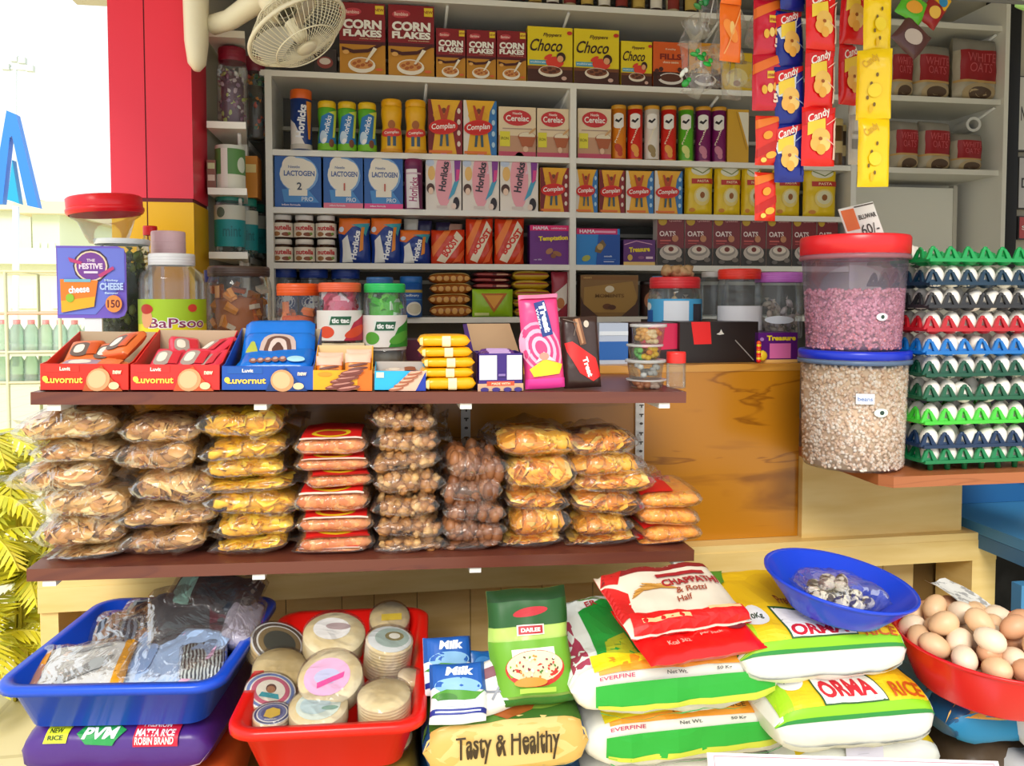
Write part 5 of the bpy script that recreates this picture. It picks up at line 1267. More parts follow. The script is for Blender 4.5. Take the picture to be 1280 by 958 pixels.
def eggtray(col, legs):
    m = MB(); c = M(col, .3); W = pit*6; D = pit*5; rb = .004
    for i in range(7):   # lattice of rims
        m.box(i*pit-rb, i*pit+rb, 0, D, .010, .016, c)
    for j in range(6): m.box(-rb, W+rb, j*pit-rb, j*pit+rb, .010, .016, c)
    m.box(-.008, W+.008, -.010, -.004, .009, .017, c); m.box(-.008, W+.008, D+.004, D+.010, .009, .017, c); m.box(-.014, -.008, -.010, D+.010, .009, .017, c); m.box(W+.008, W+.014, -.010, D+.010, .009, .017, c)
    for i in range(7):
        for j in range(6):
            x, y = i*pit, j*pit; edge = (j == 0 or i == 0)
            if edge: # hollow arch
                for s in (-1, 1):
                    if j == 0: b0 = (x+s*.0155, y-.004); t0 = (x+s*.0045, y)
                    else: b0 = (x-.004, y+s*.0155); t0 = (x, y+s*.0045)
                    wx, wy = (.0042, .003) if j == 0 else (.003, .0042)
                    r0 = [(b0[0]+a*wx*1.5, b0[1]+b*wy, .014) for a, b in ((-1, -1), (1, -1), (1, 1), (-1, 1))]; r1 = [(t0[0]+a*wx*.8, t0[1]+b*wy, .040) for a, b in ((-1, -1), (1, -1), (1, 1), (-1, 1))]
                    m.loft([r0, r1], c, smooth=False, cap1=True)
                m.blob((x, y, .0405), .0075 if j == 0 else .004, .004 if j == 0 else .0075, .0055, c, 8, 4)
                m.loft([[(x+a*.008, y+b*.003, .014) for a, b in ((-1, -1), (1, -1), (1, 1), (-1, 1))], [(x+a*.0035, y+b*.002, .022) for a, b in ((-1, -1), (1, -1), (1, 1), (-1, 1))]], c, cap1=True, smooth=False)
            else: m.lathe([(.014, .014), (.004, .038), (0, .040)], c, 6, xf=Matrix.Translation((x, y, 0)), smooth=False)
    for i in range(6):
        for j in range(5):
            if j and i: continue
            m.lathe([(.0215, .013), (.012, .004), (.007, .002)], c, 10, xf=Matrix.Translation((pit*(i+.5), pit*(j+.5), 0)))
    if legs:
        for i in range(6):
            for j in (0, 4): m.lathe([(.006, -.012), (.007, .004)], c, 8, cap0=True, xf=Matrix.Translation((pit*(i+.5), pit*(j+.5), 0)))
    return m


eggm = MB(); eggm.lathe([(0, 0)]+[(.0212*math.sin(t)*(1-.13*(-math.cos(t))), .0285*(1-math.cos(t))*.97) for t in [PI*k/9 for k in range(1, 9)]]+[(0, .0555)], M('#f6efe4', .45), 14)
egm = eggm.mesh('egg'); R = random.Random(9)
for k in range(10):
    z = P(1215, rims[k], YE).z-.013; z = max(z, zle+.0125) if k == 0 else z; off = R.uniform(-.004, .004)
    t = tag(eggtray(TC[k], k == 0).build('egg_tray', None, (ex0+off, YE, z)), '%s plastic egg tray, %s' % (TN[k], TW[k]), 'egg tray', 'stacked egg trays')
    cells = [(i, 0) for i in range(6)]+[(0, j) for j in range(1, 5)]+[(i, 1) for i in range(1, 6)]
    if k == 9: cells = [(0, 2), (1, 3), (0, 3), (2, 4), (1, 4)]
    for (i, j) in cells:
        o = link('egg', egm, None, (ex0+off+pit*(i+.5)+R.uniform(-.001, .001), YE+pit*(j+.5)+R.uniform(-.001, .001), z+.0015+R.uniform(-.001, .001)), (R.uniform(-.1, .1), R.uniform(-.1, .1), 0))
        if k in (7, 5, 3, 1) and j == 0 and i in (2, 3): o.rotation_euler = (0, R.choice((-.5, .5)), 0)
        tag(o, 'white hen egg sitting in the %s plastic tray, %s' % (TN[k], TW[k]), 'egg', 'eggs in the %s tray, %s' % (TN[k], TW[k]))

# ================================================================== FAN
Y = 2.35; c = P(372, 40, Y); FR = P(438, 40, Y).x-c.x
CW = M('#f2ead0', .4); vd = (c-CAM).normalized(); sx_ = vd.cross(V((0, 0, 1))).normalized(); up_ = sx_.cross(vd); ax = ((sx_*.50-up_*.80)*.89-vd*.45).normalized()
fo = thing('wall_fan', 'cream wall fan with round wire cage tilted down beside the red pillar', 'fan', c)
fo.rotation_euler = ax.to_track_quat('Z', 'Y').to_euler()
m = MB(); ring = lambda r, z, n=44: [(r*math.cos(2*PI*i/n), r*math.sin(2*PI*i/n), z) for i in range(n)]
m.tube(ring(FR, 0), .006, CW, 6, True); m.build('rim', fo)
for nm, s, dep in (('front_cage', 1, .055), ('rear_cage', -1, .07)):
    m = MB(); N = 54
    for i in range(N):
        a = 2*PI*i/N; pts = []
        for k in range(7):
            t = k/6; r = FR*(1-t*.80); z = s*dep*(1-(1-t)**2.6); b = a+t*.12*s; pts.append((r*math.cos(b), r*math.sin(b), z))
        m.tube(pts, .0012, CW, 4)
    for r, z in ((.62, .9), (.2, 1.0)): m.tube(ring(FR*r, s*dep*z*.99), .0022, CW, 5, True)
    cage = m.build(nm, fo)
    if s > 0: front = cage
m = MB(); m.lathe([(0, .062), (FR*.16, .06), (FR*.2, .055), (FR*.2, .05), (0, .05)], CW, 24); m.build('badge', front)
bl = MB(); BLM = M('#e8e4d8', .2, 'tint', '#e8e4d8', 1, .7)
for k in range(3):
    vs = []; nn = 8
    for i in range(nn+1):
        r = FR*(.16+.72*i/nn); wd = .35+.45*math.sin(PI*(i/nn)**.8)
        for j in range(6):
            a = 2*PI*k/3+(j/5-.5)*wd*1.4+i*.05; vs.append((r*math.cos(a), r*math.sin(a), (j/5-.5)*.045))
    bl.add(vs, [(i*6+j, i*6+j+1, (i+1)*6+j+1, (i+1)*6+j) for i in range(nn) for j in range(5)], BLM, True)
bl.lathe([(FR*.17, -.03), (FR*.17, .01), (FR*.13, .025), (0, .028)], CW, 20); bl.build('fan_blade_set', fo)
m = MB(); m.lathe([(FR*.2, -.06), (FR*.38, -.075), (FR*.38, -.12), (FR*.3, -.17), (0, -.18)], CW, 24); m.build('motor_housing', fo)
mw = fo.location+ax*-.13; wall_pt = P(262, 10, 2.55)
fb = thing('fan_bracket', 'cream bracket and arm carrying the fan out from the pillar', 'bracket', (0, 0, 0))
MB().tube([(mw.x, mw.y, mw.z), (mw.x-.02, mw.y+.05, mw.z+.02), (wall_pt.x+.06, wall_pt.y, mw.z-.02), (wall_pt.x, wall_pt.y+.03, mw.z-.03)], [.03, .035, .03, .03], CW, 12).build('arm', fb)
pz0 = P(262, 88, 2.55).z; m = MB(); rr_ = []
for t, r in ((0, .010), (.05, .026), (.2, .034), (.6, .037), (1, .037)): rr_.append([(xr+.03+r*math.cos(2*PI*j/16), 2.56+r*1.4*math.sin(2*PI*j/16), pz0+t*.42) for j in range(16)])
m.loft(rr_, CW, cap0=True, cap1=True); m.build('cover', fb)
m = MB(); m.blob((mw.x-.04, mw.y-.03, mw.z+.0), .012, .012, .012, CW); m.tube([(mw.x-.01, mw.y-.02, mw.z+.05), (mw.x+.03, mw.y-.05, mw.z-.02)], .002, M('#303030', .5), 5); m.build('oscillation_knob', fb)

# ================================================================== HANGING STRIPS
rail = MB(); ra = P(840, -14, 1.72); rail.tube([(.1, 1.72, ra.z+.02), (1.6, 1.72, ra.z+.02)], .005, M('#b8b8b8', .3, metal=.8), 8)
tag(rail.build('hanging_rail'), 'thin steel rail above the hanging sachet strips', 'rail')
RZ = ra.z+.016


def strip(lab, px0, px1, ytop, ybot, Y, per, col, art, group, seed, xdrift=0, jag=0, tilt=0, last=None):
    x0 = P(px0, 200, Y).x; x1 = P(px1, 200, Y).x; w = x1-x0; zb = P((px0+px1)/2, ybot, Y).z; zt_ = RZ; h = P(px0, 200, Y).z-P(px0, 200+per, Y).z
    o = thing('sachet_strip', lab, 'sachet strip', ((x0+x1)/2, Y, zb)); n = int((zt_-zb)/h)+1; me = []
    for k in range(3): me.append(pouch(w, h*1.02, .016+.004*(per > 55), M(col, .25, 'foil'), art, seed+k, .003, 14, pw=6, ph=5).mesh('sachet'))
    for i in range(n):
        s = link('sachet', me[i % 3], o, (xdrift*i+math.sin(i*1.7+seed)*(.002+jag), math.sin(i*2.1+seed)*.006, i*h), (math.sin(i*1.9)*.04, tilt, math.sin(i*1.3+seed)*(.2+jag*40)))
        if jag: s.scale = (.94+.06*(i % 2), 1, 1)
    return o


def a_or(A): A.E(.4, .5, .24, .22, '#f89038', 30).E(.45, .55, .12, .12, '#f8c878').S([(.1, .1), (.9, .9)], .003, '#f8a860')


def a_s1(A):
    A.G([(0, .8), (1, 1), (1, .84), (0, .62)], '#e87020').R(.5, .55, .95, .68, '#f0c838').E(.4, .35, .1, .08, '#f0b840').E(.6, .38, .1, .08, '#f8d070').E(.8, .4, .1, .08, '#f0a838').T('5', .8, .2, .16, '#f8d8c0', None, bold=.05).T('masala', .72, .61, .07, '#a81c30', .4)


def a_s1b(A):
    A.G([(0, .9), (1, 1), (1, .9), (0, .72)], '#e87820').G([(0, .3), (1, .55), (1, .4), (0, .14)], '#c01c14').E(.45, .6, .2, .08, '#f0a030', 25).E(.6, .2, .22, .07, '#f8b038', 15).E(.3, .1, .12, .05, '#f8d060')


def a_lays(bgc, sw):
    def f(A):
        A.G([(0, .68), (1, .92), (1, 1), (0, .9)], '#d82028').T('Candy', .45, .84, .17, '#f4f0ea', .74, sh=.35, rot=24, bold=.02).G([(.88, .1), (1, .1), (1, .8), (.9, .7)], '#e8c8b8' if bgc == 'r' else '#1c2c8c')  # pale strip at the edge of red sachets is a painted highlight
        A.G([(.1, .72), (.62, .8), (.64, .62), (.1, .5)], '#f4d040').E(.5, .48, .28, .15, '#f0c060', 15).E(.36, .36, .18, .12, '#f4b858').E(.62, .36, .16, .12, '#f8d078').E(.5, .27, .14, .09, '#f0b048').E(.48, .45, .06, .03, '#a05820')
        A.S([(.66, .68), (1, .82)], .002, sw).S([(.66, .44), (.98, .3)], .002, sw)
        if bgc != 'r': A.G([(0, .66), (.7, .82), (.66, .5), (.1, .48)], '#dce4f0', l=1)
    return f


def a_parle(A): a_lays('r', '#f8c0b0')(A)


def a_yel(A):
    A.T('Candy', .38, .82, .15, '#d8a818', .5, rot=35, bold=.02)
    for x, y in ((.5, .2), (.4, .5), (.56, .62), (.3, .3), (.62, .42)): A.E(x, y, .04, .03, '#7a5c14')
    A.E(.5, .4, .2, .1, '#f4d428').E(.4, .14, .06, .06, '#e8b818')


strip('short orange sachet strip hanging before the shelves', 897, 925, 0, 76, 1.70, 70, '#f0701c', a_or, None, 1)
a1 = strip('narrow crimson and orange snack sachet strip hanging lowest over the oats boxes', 941, 974, 0, 276, 1.72, 69, '#d01c38', a_s1, None, 2)
for i, s in enumerate(a1.children):
    pass
b1 = [c for c in a1.children if c.location.z < (P(950, 133, 1.72).z-P(950, 276, 1.72).z)-.03]
mb_ = pouch(P(974, 200, 1.72).x-P(945, 200, 1.72).x, (P(0, 200, 1.72).z-P(0, 269, 1.72).z)*1.02, .016, M('#e02c18', .25, 'foil'), a_s1b, 5, .003, 14, pw=6, ph=5).mesh('sachet')
for c_ in b1: c_.data = mb_
strip('blue and red crisp sachet strip with pale flower picture', 969, 1003, 0, 228, 1.71, 71, '#16288c', a_lays('b', '#98a8d8'), None, 4, tilt=-.03)
strip('wide bright red crisp sachet strip with yellow flower picture', 1002, 1042, 0, 208, 1.68, 72, '#e81c1c', a_parle, None, 6)
strip('short bright red crisp sachet strip beside the yellow strip', 1045, 1078, 0, 131, 1.74, 74, '#e01c20', a_parle, None, 8)
strip('long wavy yellow crisp sachet strip', 1074, 1111, 0, 234, 1.66, 84, '#f8d010', a_yel, None, 10, jag=.006)
strip('dim white sachet strip behind the yellow strip', 1060, 1080, 0, 206, 1.755, 60, '#c8c4bc', lambda A: A.R(.1, .3, .9, .5, '#8a8884').R(.2, .6, .7, .66, '#a09c94'), None, 12)
# clear toy bundle
o = thing('toy_bundle', 'hanging bundle of clear plastic toy packets with green clips', 'toy bundle', (P(885, 50, 1.8).x, 1.8, P(885, 50, 1.8).z)); R = random.Random(8)
fm = pouch(.05, .07, .03, FILM, None, 3, .008, 10).mesh('film_packet')
for i in range(15):
    px, py = [(862, 100), (880, 95), (900, 90), (915, 105), (858, 40), (878, 30), (895, 55), (925, 60), (930, 90), (886, 10), (905, 20), (922, 20), (866, 70), (938, 40), (892, 75)][i]
    q = P(px, py, 1.78+.03*(i % 3)); link('film_packet', fm, o, q-o.location-V((0, 0, .035)), (R.uniform(-.4, .4), R.uniform(-.5, .5), R.uniform(-1, 1)))
for px, py, c in ((876, 72, '#1ca03c'), (884, 80, '#28b848'), (853, 92, '#e8ece8'), (857, 104, '#2c9c40'), (872, 8, '#3c8c48'), (882, 2, '#2c8c50'), (868, 68, '#38a850')):
    q = P(px, py, 1.75)-o.location; m = MB(); E = Euler((R.uniform(0, 3), R.uniform(0, 3), 0)); m.blob(q, .011, .005, .008, M(c, .2), 8, 5, E); m.blob(q+V((.008, 0, .008)), .006, .004, .006, M(c, .2), 8, 5); m.build('toy_clip', o)
MB().tube([(0, 0, .03), (0, -.04, RZ-o.location.z)], .0015, M('#e8e8e8', .3), 5).build('hanging_cord', o)
# packets at the top right
for i, (px, py, w_, h_, c, c2, rz, lab) in enumerate(((1133, 8, 40, 34, '#58b828', '#e8a028', .5, 'green snack packet hanging beside the yellow strip'), (1128, 42, 46, 40, '#5a3434', '#c8b8b0', .7, 'dull brown packet with pale print under the green packet'), (1157, 14, 30, 34, '#9c1c20', '#e8b848', .6, 'dark red packet hanging beside the green packet'),
                                                     (1170, 2, 22, 26, '#e8b020', '#2880b0', .6, 'small yellow and blue packet under the top edge'), (1276, 2, 20, 20, '#a8d878', '#e8f0e0', .3, 'pale green packet at the top near the wall notices'))):
    Y = 2.0; q = P(px, py, Y); k = Y/1000
    m = pouch(w_*k, h_*k, .02, M(c, .3, 'foil'), lambda A, c2=c2: A.E(.5, .5, .3, .25, c2, 20), i, .004)
    t = m.build('snack_packet', None, (q.x, Y, q.z-h_*k/2), (0, rz, 0)); tag(t, lab, 'snack packet')
    MB().tube([(0, 0, h_*k*.97), (math.sin(-rz)*.3, 0, h_*k+.25)], .001, M('#c8c8c8', .3), 4).build('string', t)
# wall notices
for i, (y0, y1, c, tx, lab) in enumerate(((95, 190, '#d8d4c8', 'NOTICE', 'upper pale framed notice on the wall beyond the black post'), (196, 262, '#c8c4c0', 'DAY', 'dark lettered notice on the wall beyond the black post'), (270, 300, '#c04040', 'SALE', 'small red notice low on the wall beyond the black post'))):
    a = P(1269, y0, YR); b = P(1300, y1, YR); m = MB(); m.box(a.x+.012, b.x+.1, -.004, .018, b.z, a.z, M('#3a3836', .5)); Art(m, flat((a.x+.016, -.005, b.z+.005)), b.x+.09-a.x, a.z-b.z-.01).R(0, 0, 1, 1, c).T(tx, .3, .5, .2, '#3a3434' if i < 2 else '#f0e8e0', .5)
    tag(m.build('wall_notice', None, (0, YR, 0)), lab, 'notice')

# ================================================================== LOW DISPLAY: TRAYS, SACKS, BASINS
pf = MB(); fx0 = P(30, 900, 1.5).x; pf.box(fx0, 1.45, 1.22, YP+.08, .40, .43, PLY2)
t = thing('display_bench', 'low wooden bench under the sacks and trays', 'bench', (0, 0, 0)); pf.build('bench_top', t)
for x, y in ((fx0+.02, 1.25), (1.38, 1.25), (fx0+.02, 2.05), (1.38, 2.05)): MB().box(x, x+.05, y, y+.05, 0, .40, PLY2).build('leg', t)
ZB = .4305


def rrect(w, d, r, z, n=6, dx=0, dy=0):
    pts = []
    for cx, cy, a0 in ((w/2-r, -d/2+r, -90), (w/2-r, d/2-r, 0), (-w/2+r, d/2-r, 90), (-w/2+r, -d/2+r, 180)):
        for k in range(n+1): a = math.radians(a0+90*k/n); pts.append((cx+r*math.cos(a)+dx, cy+r*math.sin(a)+dy, z))
    return pts


def tray(lab, x, y, z, w, d, h, c, rot=0, tap=.025):
    o = thing('plastic_tray', lab, 'tray', (x, y, z), (0, 0, rot)); C = M(c, .28); R_ = .035; lp = .018
    m = MB(); m.loft([rrect(w-2*tap-.03, d-2*tap-.03, .02, 0), rrect(w-2*tap, d-2*tap, R_, .006), rrect(w, d, R_, h-.012), rrect(w+lp*2, d+lp*2, R_+lp, h-.016), rrect(w+lp*2, d+lp*2, R_+lp, h-.004), rrect(w+lp*1.6, d+lp*1.6, R_+lp, h), rrect(w-.006, d-.006, R_, h-.002), rrect(w-2*tap-.006, d-2*tap-.006, R_, .008)], C, cap0=True, cap1=True)
    m.build('tray_body', o); return o


# blue tray
zr_ = .765; a = PZ(22, 848, zr_); b = PZ(300, 872, zr_); c1 = PZ(108, 745, zr_); c2 = PZ(330, 742, zr_)
print('blue', a, b, c1, c2)
bw_ = .42; bd = .46
bx_, by_ = a.x+.225, a.y+.20
TB = tray('deep blue plastic tray full of wrapped clothes on the purple rice sack', -.472, 1.70, zr_-.098, .372, .40, .098, '#1450d8', -.12)
ra_ = PZ(283, 915, .735); rb = PZ(537, 905, .735); rc = PZ(527, 758, .735); rd = PZ(345, 762, .735)
print('red', ra_, rb, rc, rd)
TR = tray('bright red plastic tray full of round wrapped papads', -.088, 1.60, .735-.10, .30, .49, .10, '#ec1c14', -.06)


def cloth(lab, px, py, z, w, d, h, c1_, kind, rz, seed, tilt=(0, 0), extra=None, c2_=None, film=True, sc=1):
    q = PZ(px, py, z+h/2); o = thing('clothing_packet', lab, 'clothing packet', (q.x, q.y, z), (tilt[0], tilt[1], rz))
    m = sack(w*.93, d*.93, h*.8, M(c1_, .8, kind, c2_, sc), extra, seed, .012, 16, 16, 6, (-10, 170), None, .6, .5); m.build('folded_cloth', o)
    if film: sack(w, d, h, FILM, None, seed+3, .018, 22, 20, 5, (0, 90), None, .6, .5).build('film_wrap', o)
    return o


zt_ = TB.location.z+.01
tb = TB.location; u_ = lambda dx, dy, dz: (tb.x+dx*.94+dy*.12, tb.y+dy*.94-dx*.12, tb.z+dz)


def cl2(lab, dx, dy, dz, w, d, h, c, kind, rz, seed, tilt=(0, 0), extra=None, c2_=None, sc=1):
    o = cloth(lab, 600, 800, .7, w, d, h, c, kind, rz, seed, tilt, extra, c2_, True, sc); o.location = u_(dx, dy, dz); return o


TWD = TB.children[0]
cl2('plain dark cloth packet at the bottom of the blue tray, pillar side', -.08, .0, .012, .15, .25, .04, '#5a6068', 'cloth', .05, 1)
cl2('plain navy cloth packet at the bottom of the blue tray, papad side', .07, .0, .012, .14, .24, .04, '#30405c', 'cloth', -.05, 2)
cl2('black and grey striped cloth packet at the back of the blue tray', -.07, .10, .055, .2, .16, .045, '#3c4450', 'weave', .2, 3, (.12, -.1), None, '#8c98a8', .8)
cl2('pale silvery cloth packet lying along the back rim of the tray', -.03, .155, .075, .2, .09, .03, '#aab8bc', 'cloth', -.05, 4, (.2, .05), lambda A: A.R(.1, .3, .9, .7, '#3c4454'))
cl2('silver white shirt packet with orange end bands', -.105, -.085, .055, .19, .13, .035, '#dcdcd8', 'cloth', .06, 5, (.3, -.02), lambda A: A.G([(.0, .0), (.11, 0), (.13, 1), (.04, 1)], '#d8901c').G([(.84, 0), (.97, 0), (.99, 1), (.88, 1)], '#f0a820').G([(.25, .3), (.7, .5), (.8, .6), (.3, .5)], '#a8acac').G([(.3, .65), (.75, .75), (.7, .82), (.35, .74)], '#b8bcbc'))
cl2('powder blue cloth packet with pink piping in the middle of the tray', .06, -.06, .06, .22, .17, .04, '#a8c4ec', 'cloth', -.35, 6, (.35, -.08), lambda A: A.G([(.75, .05), (.82, .05), (.99, .5), (.95, .62)], '#f0b8dc').E(.3, .5, .12, .1, '#8cacdc').E(.5, .35, .1, .08, '#b8d0f4'))
cl2('black and white patterned cloth packet at the front papad side corner', .135, -.09, .065, .09, .10, .035, '#20242a', 'weave', .2, 7, (.35, .1), None, '#c8d0cc', 1.6)
cl2('dark grey cloth packet heaped behind the powder blue one', .08, .07, .085, .22, .17, .05, '#3c4044', 'cloth', .3, 8, (.4, .12), lambda A: A.G([(.5, .3), (.72, .35), (.75, .55), (.55, .6)], '#6c2838').G([(.2, .2), (.35, .25), (.3, .4)], '#e8b0d8').R(.6, .1, .9, .18, '#b8bcc0'))
cl2('black cloth packet with mint green fold, topmost at the back of the tray', .09, .13, .12, .2, .12, .045, '#15181e', 'cloth', -.15, 9, (.45, .15), lambda A: A.G([(.02, .2), (.28, .3), (.22, .9), (.05, .6)], '#a8dcc8').R(.7, .2, .9, .6, '#2c3440'))
cl2('lilac grey cloth packet hanging toward the papad side rim', .165, .05, .085, .08, .16, .05, '#b0a8b8', 'cloth', .1, 10, (.2, .5))


# rice sacks under the blue tray
def a_pvm(A):
    A.G([(.14, .28), (.26, .28), (.27, .75), (.15, .75)], '#d8e028').T('NEW', .2, .6, .12, '#3c4c10', .07, bold=.03).T('RICE', .2, .42, .12, '#3c4c10', .08, rot=0, bold=.03)
    A.G([(.31, .5), (.36, .25), (.5, .22), (.56, .6), (.48, .8), (.34, .74)], '#209848').T('PVM', .43, .52, .3, '#f0f4ec', .17, sh=.2, bold=.04)
    A.R(.61, .2, .84, .8, '#d01c3c').T('MATTA RICE', .72, .5, .2, '#f8e8e4', .2, bold=.04).T('PREMIUM', .72, .7, .1, '#f8e8e4', .14, bold=.02).T('ROBIN BRAND', .72, .3, .15, '#f8e8e4', .2, bold=.03).R(0, .03, 1, .06, '#c8b8c8')


sw = PZ(285, 950, .66).x-PZ(22, 950, .66).x
h1 = TB.location.z-.575
s1 = sack(sw-.01, .38, h1+.004, M('#4c2880', .35, 'woven'), a_pvm, 1, .006, 30, 32, 9, (-12, 62), h1, .5, .4)
tag(s1.build('rice_sack', None, (TB.location.x-.002, TB.location.y+.01, .573), (0, 0, -.12)), 'purple printed rice sack directly under the blue tray', 'rice sack')
s2 = sack(sw+.02, .44, .145, M('#e06028', .4, 'woven'), lambda A: A.R(.1, .5, .3, .9, '#38a048').R(.35, .4, .8, .9, '#f0a038'), 2, .006, 24, 24, 9, (-35, 40), .1, .5, .4)
tag(s2.build('rice_sack', None, (TB.location.x, TB.location.y, ZB)), 'orange printed rice sack under the purple one', 'rice sack')
s3 = sack(.30, .5, TR.location.z-ZB+.002, M('#8a7430', .4, 'woven', '#4c5a20'), None, 3, .006, 20, 20, 8, (0, 90), None, .5, .4)
tag(s3.build('rice_sack', None, (TR.location.x, TR.location.y+.01, ZB)), 'olive rice sack under the red papad tray', 'rice sack')

# papads in the red tray
tr = TR.location


def papad(lab, px, py, ztop_, r, h, tilt, top=None, c='#ecd9ac', nd=7, seed=0, film=True):
    q = PZ(px, py, ztop_); o = thing('papad_pack', lab, 'papad pack', (0, 0, 0), tilt)
    m = MB(); Cc = M(c, .6, 'mottle', '#dcc48e', 2); pr = [(0, 0), (r*.96, 0)]; step = h/nd
    for k in range(nd): pr += [(r, k*step+step*.25), (r, k*step+step*.7), (r*.975, (k+1)*step)]
    m.lathe(pr+[(0, h)], Cc, 32); m.build('papad_discs', o)
    if top:
        m = MB(); A = Art(m, flat((-r, -r, h+.0006), (1, 0, 0), (0, 1, 0), .0004), 2*r, 2*r); top(A); m.build('paper_label', o)
    if film: MB().lathe([(0, -.001), (r*1.02, -.001), (r*1.035, h*.5), (r*1.02, h+.004), (r*.6, h+.006), (0, h+.005)], FILM, 28).build('film_wrap', o)
    n = Euler(tilt).to_matrix() @ V((0, 0, h)); o.location = q-n; return o


def t_rings(c1_, c2_, c3_, pic):
    def f(A): A.E(.5, .5, .49, .49, '#ece8e4', n=32).E(.5, .5, .46, .46, c1_, n=32).E(.5, .5, .4, .4, '#f0ece4', n=32).E(.5, .5, .37, .37, c2_, n=32).E(.5, .5, .28, .28, c3_, n=28); pic(A)
    return f


def pic1(A): A.E(.5, .55, .1, .12, '#5a2c1c').E(.5, .52, .08, .09, '#a87048').G([(.3, .3), (.7, .3), (.66, .42), (.34, .42)], '#1c98a8')
def pic2(A): A.G([(.3, .35), (.5, .25), (.72, .38), (.7, .62), (.5, .72), (.34, .62)], '#e8c038').T('PAPAD', .5, .2, .07, '#f0ece4', .3)


T_ = (.42, 0, 0)
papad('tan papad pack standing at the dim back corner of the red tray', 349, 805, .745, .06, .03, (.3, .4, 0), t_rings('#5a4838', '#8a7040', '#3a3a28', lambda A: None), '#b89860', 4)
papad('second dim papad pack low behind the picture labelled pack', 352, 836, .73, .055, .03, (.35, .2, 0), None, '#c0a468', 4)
papad('cream papad pack topmost in the middle back of the red tray', 418, 792, .775, .062, .036, (.35, .08, 0), lambda A: A.E(.45, .6, .3, .25, '#f4f0ec').E(.55, .65, .2, .08, '#b8a0a0').E(.4, .5, .2, .06, '#e8e4e0'), '#f0e0b4')
papad('cream papad pack with pink printed label in the middle of the tray', 413, 846, .765, .058, .034, (.5, -.05, 0), lambda A: A.E(.45, .5, .36, .34, '#f0b4dc', 10).E(.45, .5, .2, .14, '#c8c8ec').G([(.3, .3), (.7, .45), (.72, .55), (.3, .4)], '#e83c9c'), '#ecdcb4')
papad('cream papad pack with pale green label near the front rim', 398, 882, .738, .051, .03, (.25, .0, 0), lambda A: A.E(.5, .5, .38, .36, '#dce8dc', 5).E(.45, .5, .26, .22, '#c4dce0').E(.5, .8, .1, .05, '#8a5c78').E(.7, .4, .14, .05, '#80a898'), '#f0dfb8')
papad('papad pack with round portrait like label and rainbow rim', 338, 865, .725, .047, .03, (.3, .25, 0), t_rings('#7088c8', '#c85878', '#f0e8d8', pic1), '#e0d0b0', 5)
papad('small papad pack with blue ring label at the front corner of the tray', 340, 893, .720, .033, .03, (.12, .03, 0), t_rings('#3c4478', '#6c74a8', '#484c88', pic2), '#ecdcc0', 5)
papad('tall papad stack with knotted clear film in the back papad corner', 487, 800, .775, .047, .07, (.2, .1, 0), lambda A: A.E(.5, .5, .46, .46, '#e4e8e8').E(.55, .55, .36, .34, '#a8bcb4').E(.6, .6, .2, .16, '#8a7c48').E(.6, .6, .12, .1, '#e8e4d8'), '#f0dcc0', 11)
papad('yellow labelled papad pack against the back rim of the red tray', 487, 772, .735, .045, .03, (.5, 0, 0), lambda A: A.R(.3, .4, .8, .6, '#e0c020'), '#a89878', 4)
papad('ribbed tall papad pack of many thin discs at the front', 480, 868, .750, .047, .09, (.15, -.03, 0), None, '#f0dcac', 15)
papad('narrow papad pack pressed against the red side rim', 514, 846, .73, .026, .05, (.2, .2, 0), None, '#e8d4b8', 8)


# sacks, middle
def lying(name, lab, px0, px1, pyf, z, D, H, c, art, seed=0, kind='woven', rz=0, ex=6, th=(-35, 150), tilt=0, yoff=0, group=None, cat='rice sack', wr=.010, k=None, py=.5, pz=.55, hh=None):
    # front edge middle height projected at pixel pyf
    q0 = PZ(px0, pyf, z+H*.5); q1 = PZ(px1, pyf, z+H*.5); W = (q1.x-q0.x); y = (q0.y+q1.y)/2
    m = sack(W, D, H, M(c, .4, kind), art, seed, wr, 28, 28, ex, th, hh or (H*.9+D*.85), py, pz)
    o = m.build(name, None, ((q0.x+q1.x)/2, y+D/2, z), (tilt, 0, rz)); return tag(o, lab, cat, group)


def a_tasty(A):
    A.R(.0, .0, 1, .12, '#0c5c74').R(0, .1, 1, .42, '#d8b060').E(.5, .30, .5, .16, '#e0c078').R(.04, .42, .96, .72, '#3c6820').E(.3, .5, .3, .1, '#507c28').E(.72, .62, .2, .12, '#7c9c38').G([(.2, .76), (.8, .76), (.66, .5), (.5, .42), (.38, .5)], '#a0541c').E(.5, .7, .36, .09, '#b8c0e0')
    A.R(0, .8, 1, 1, '#1c4c90').T('PREMIUM BOILED RICE', .5, .86, .07, '#d8e0f0', .66, bold=.02).R(.05, .74, .2, .8, '#2c78a8').T('Tasty & Healthy', .5, .24, .11, '#3c2c14', .62, bold=.02).R(.3, .05, .85, .1, '#1c7088')


tz_ = .62
lying('rice_sack', 'glossy sack printed with rice field picture between the trays and white sacks', 528, 742, 938, .60, .27, .12, '#1c4c7c', a_tasty, 4, 'foil', 0, 8, (-40, 145), wr=.005, hh=.28)
lying('rice_sack', 'dark blue rice sack under the rice field picture sack', 525, 742, 1010, ZB, .36, .17, '#14406c', None, 6, 'foil', 0, 8)
# milk pouches


def pk(name, lab, px, py, z, w, h, t_, c, art, rot, seed, Y=None, cat='packet', kind='foil'):
    q = PZ(px, py, z); m = pouch(w, h, t_, M(c, .3, kind), art, seed, .006, 18, pw=6, ph=8)
    o = m.build(name, None, (q.x, q.y, z), rot); return tag(o, lab, cat)


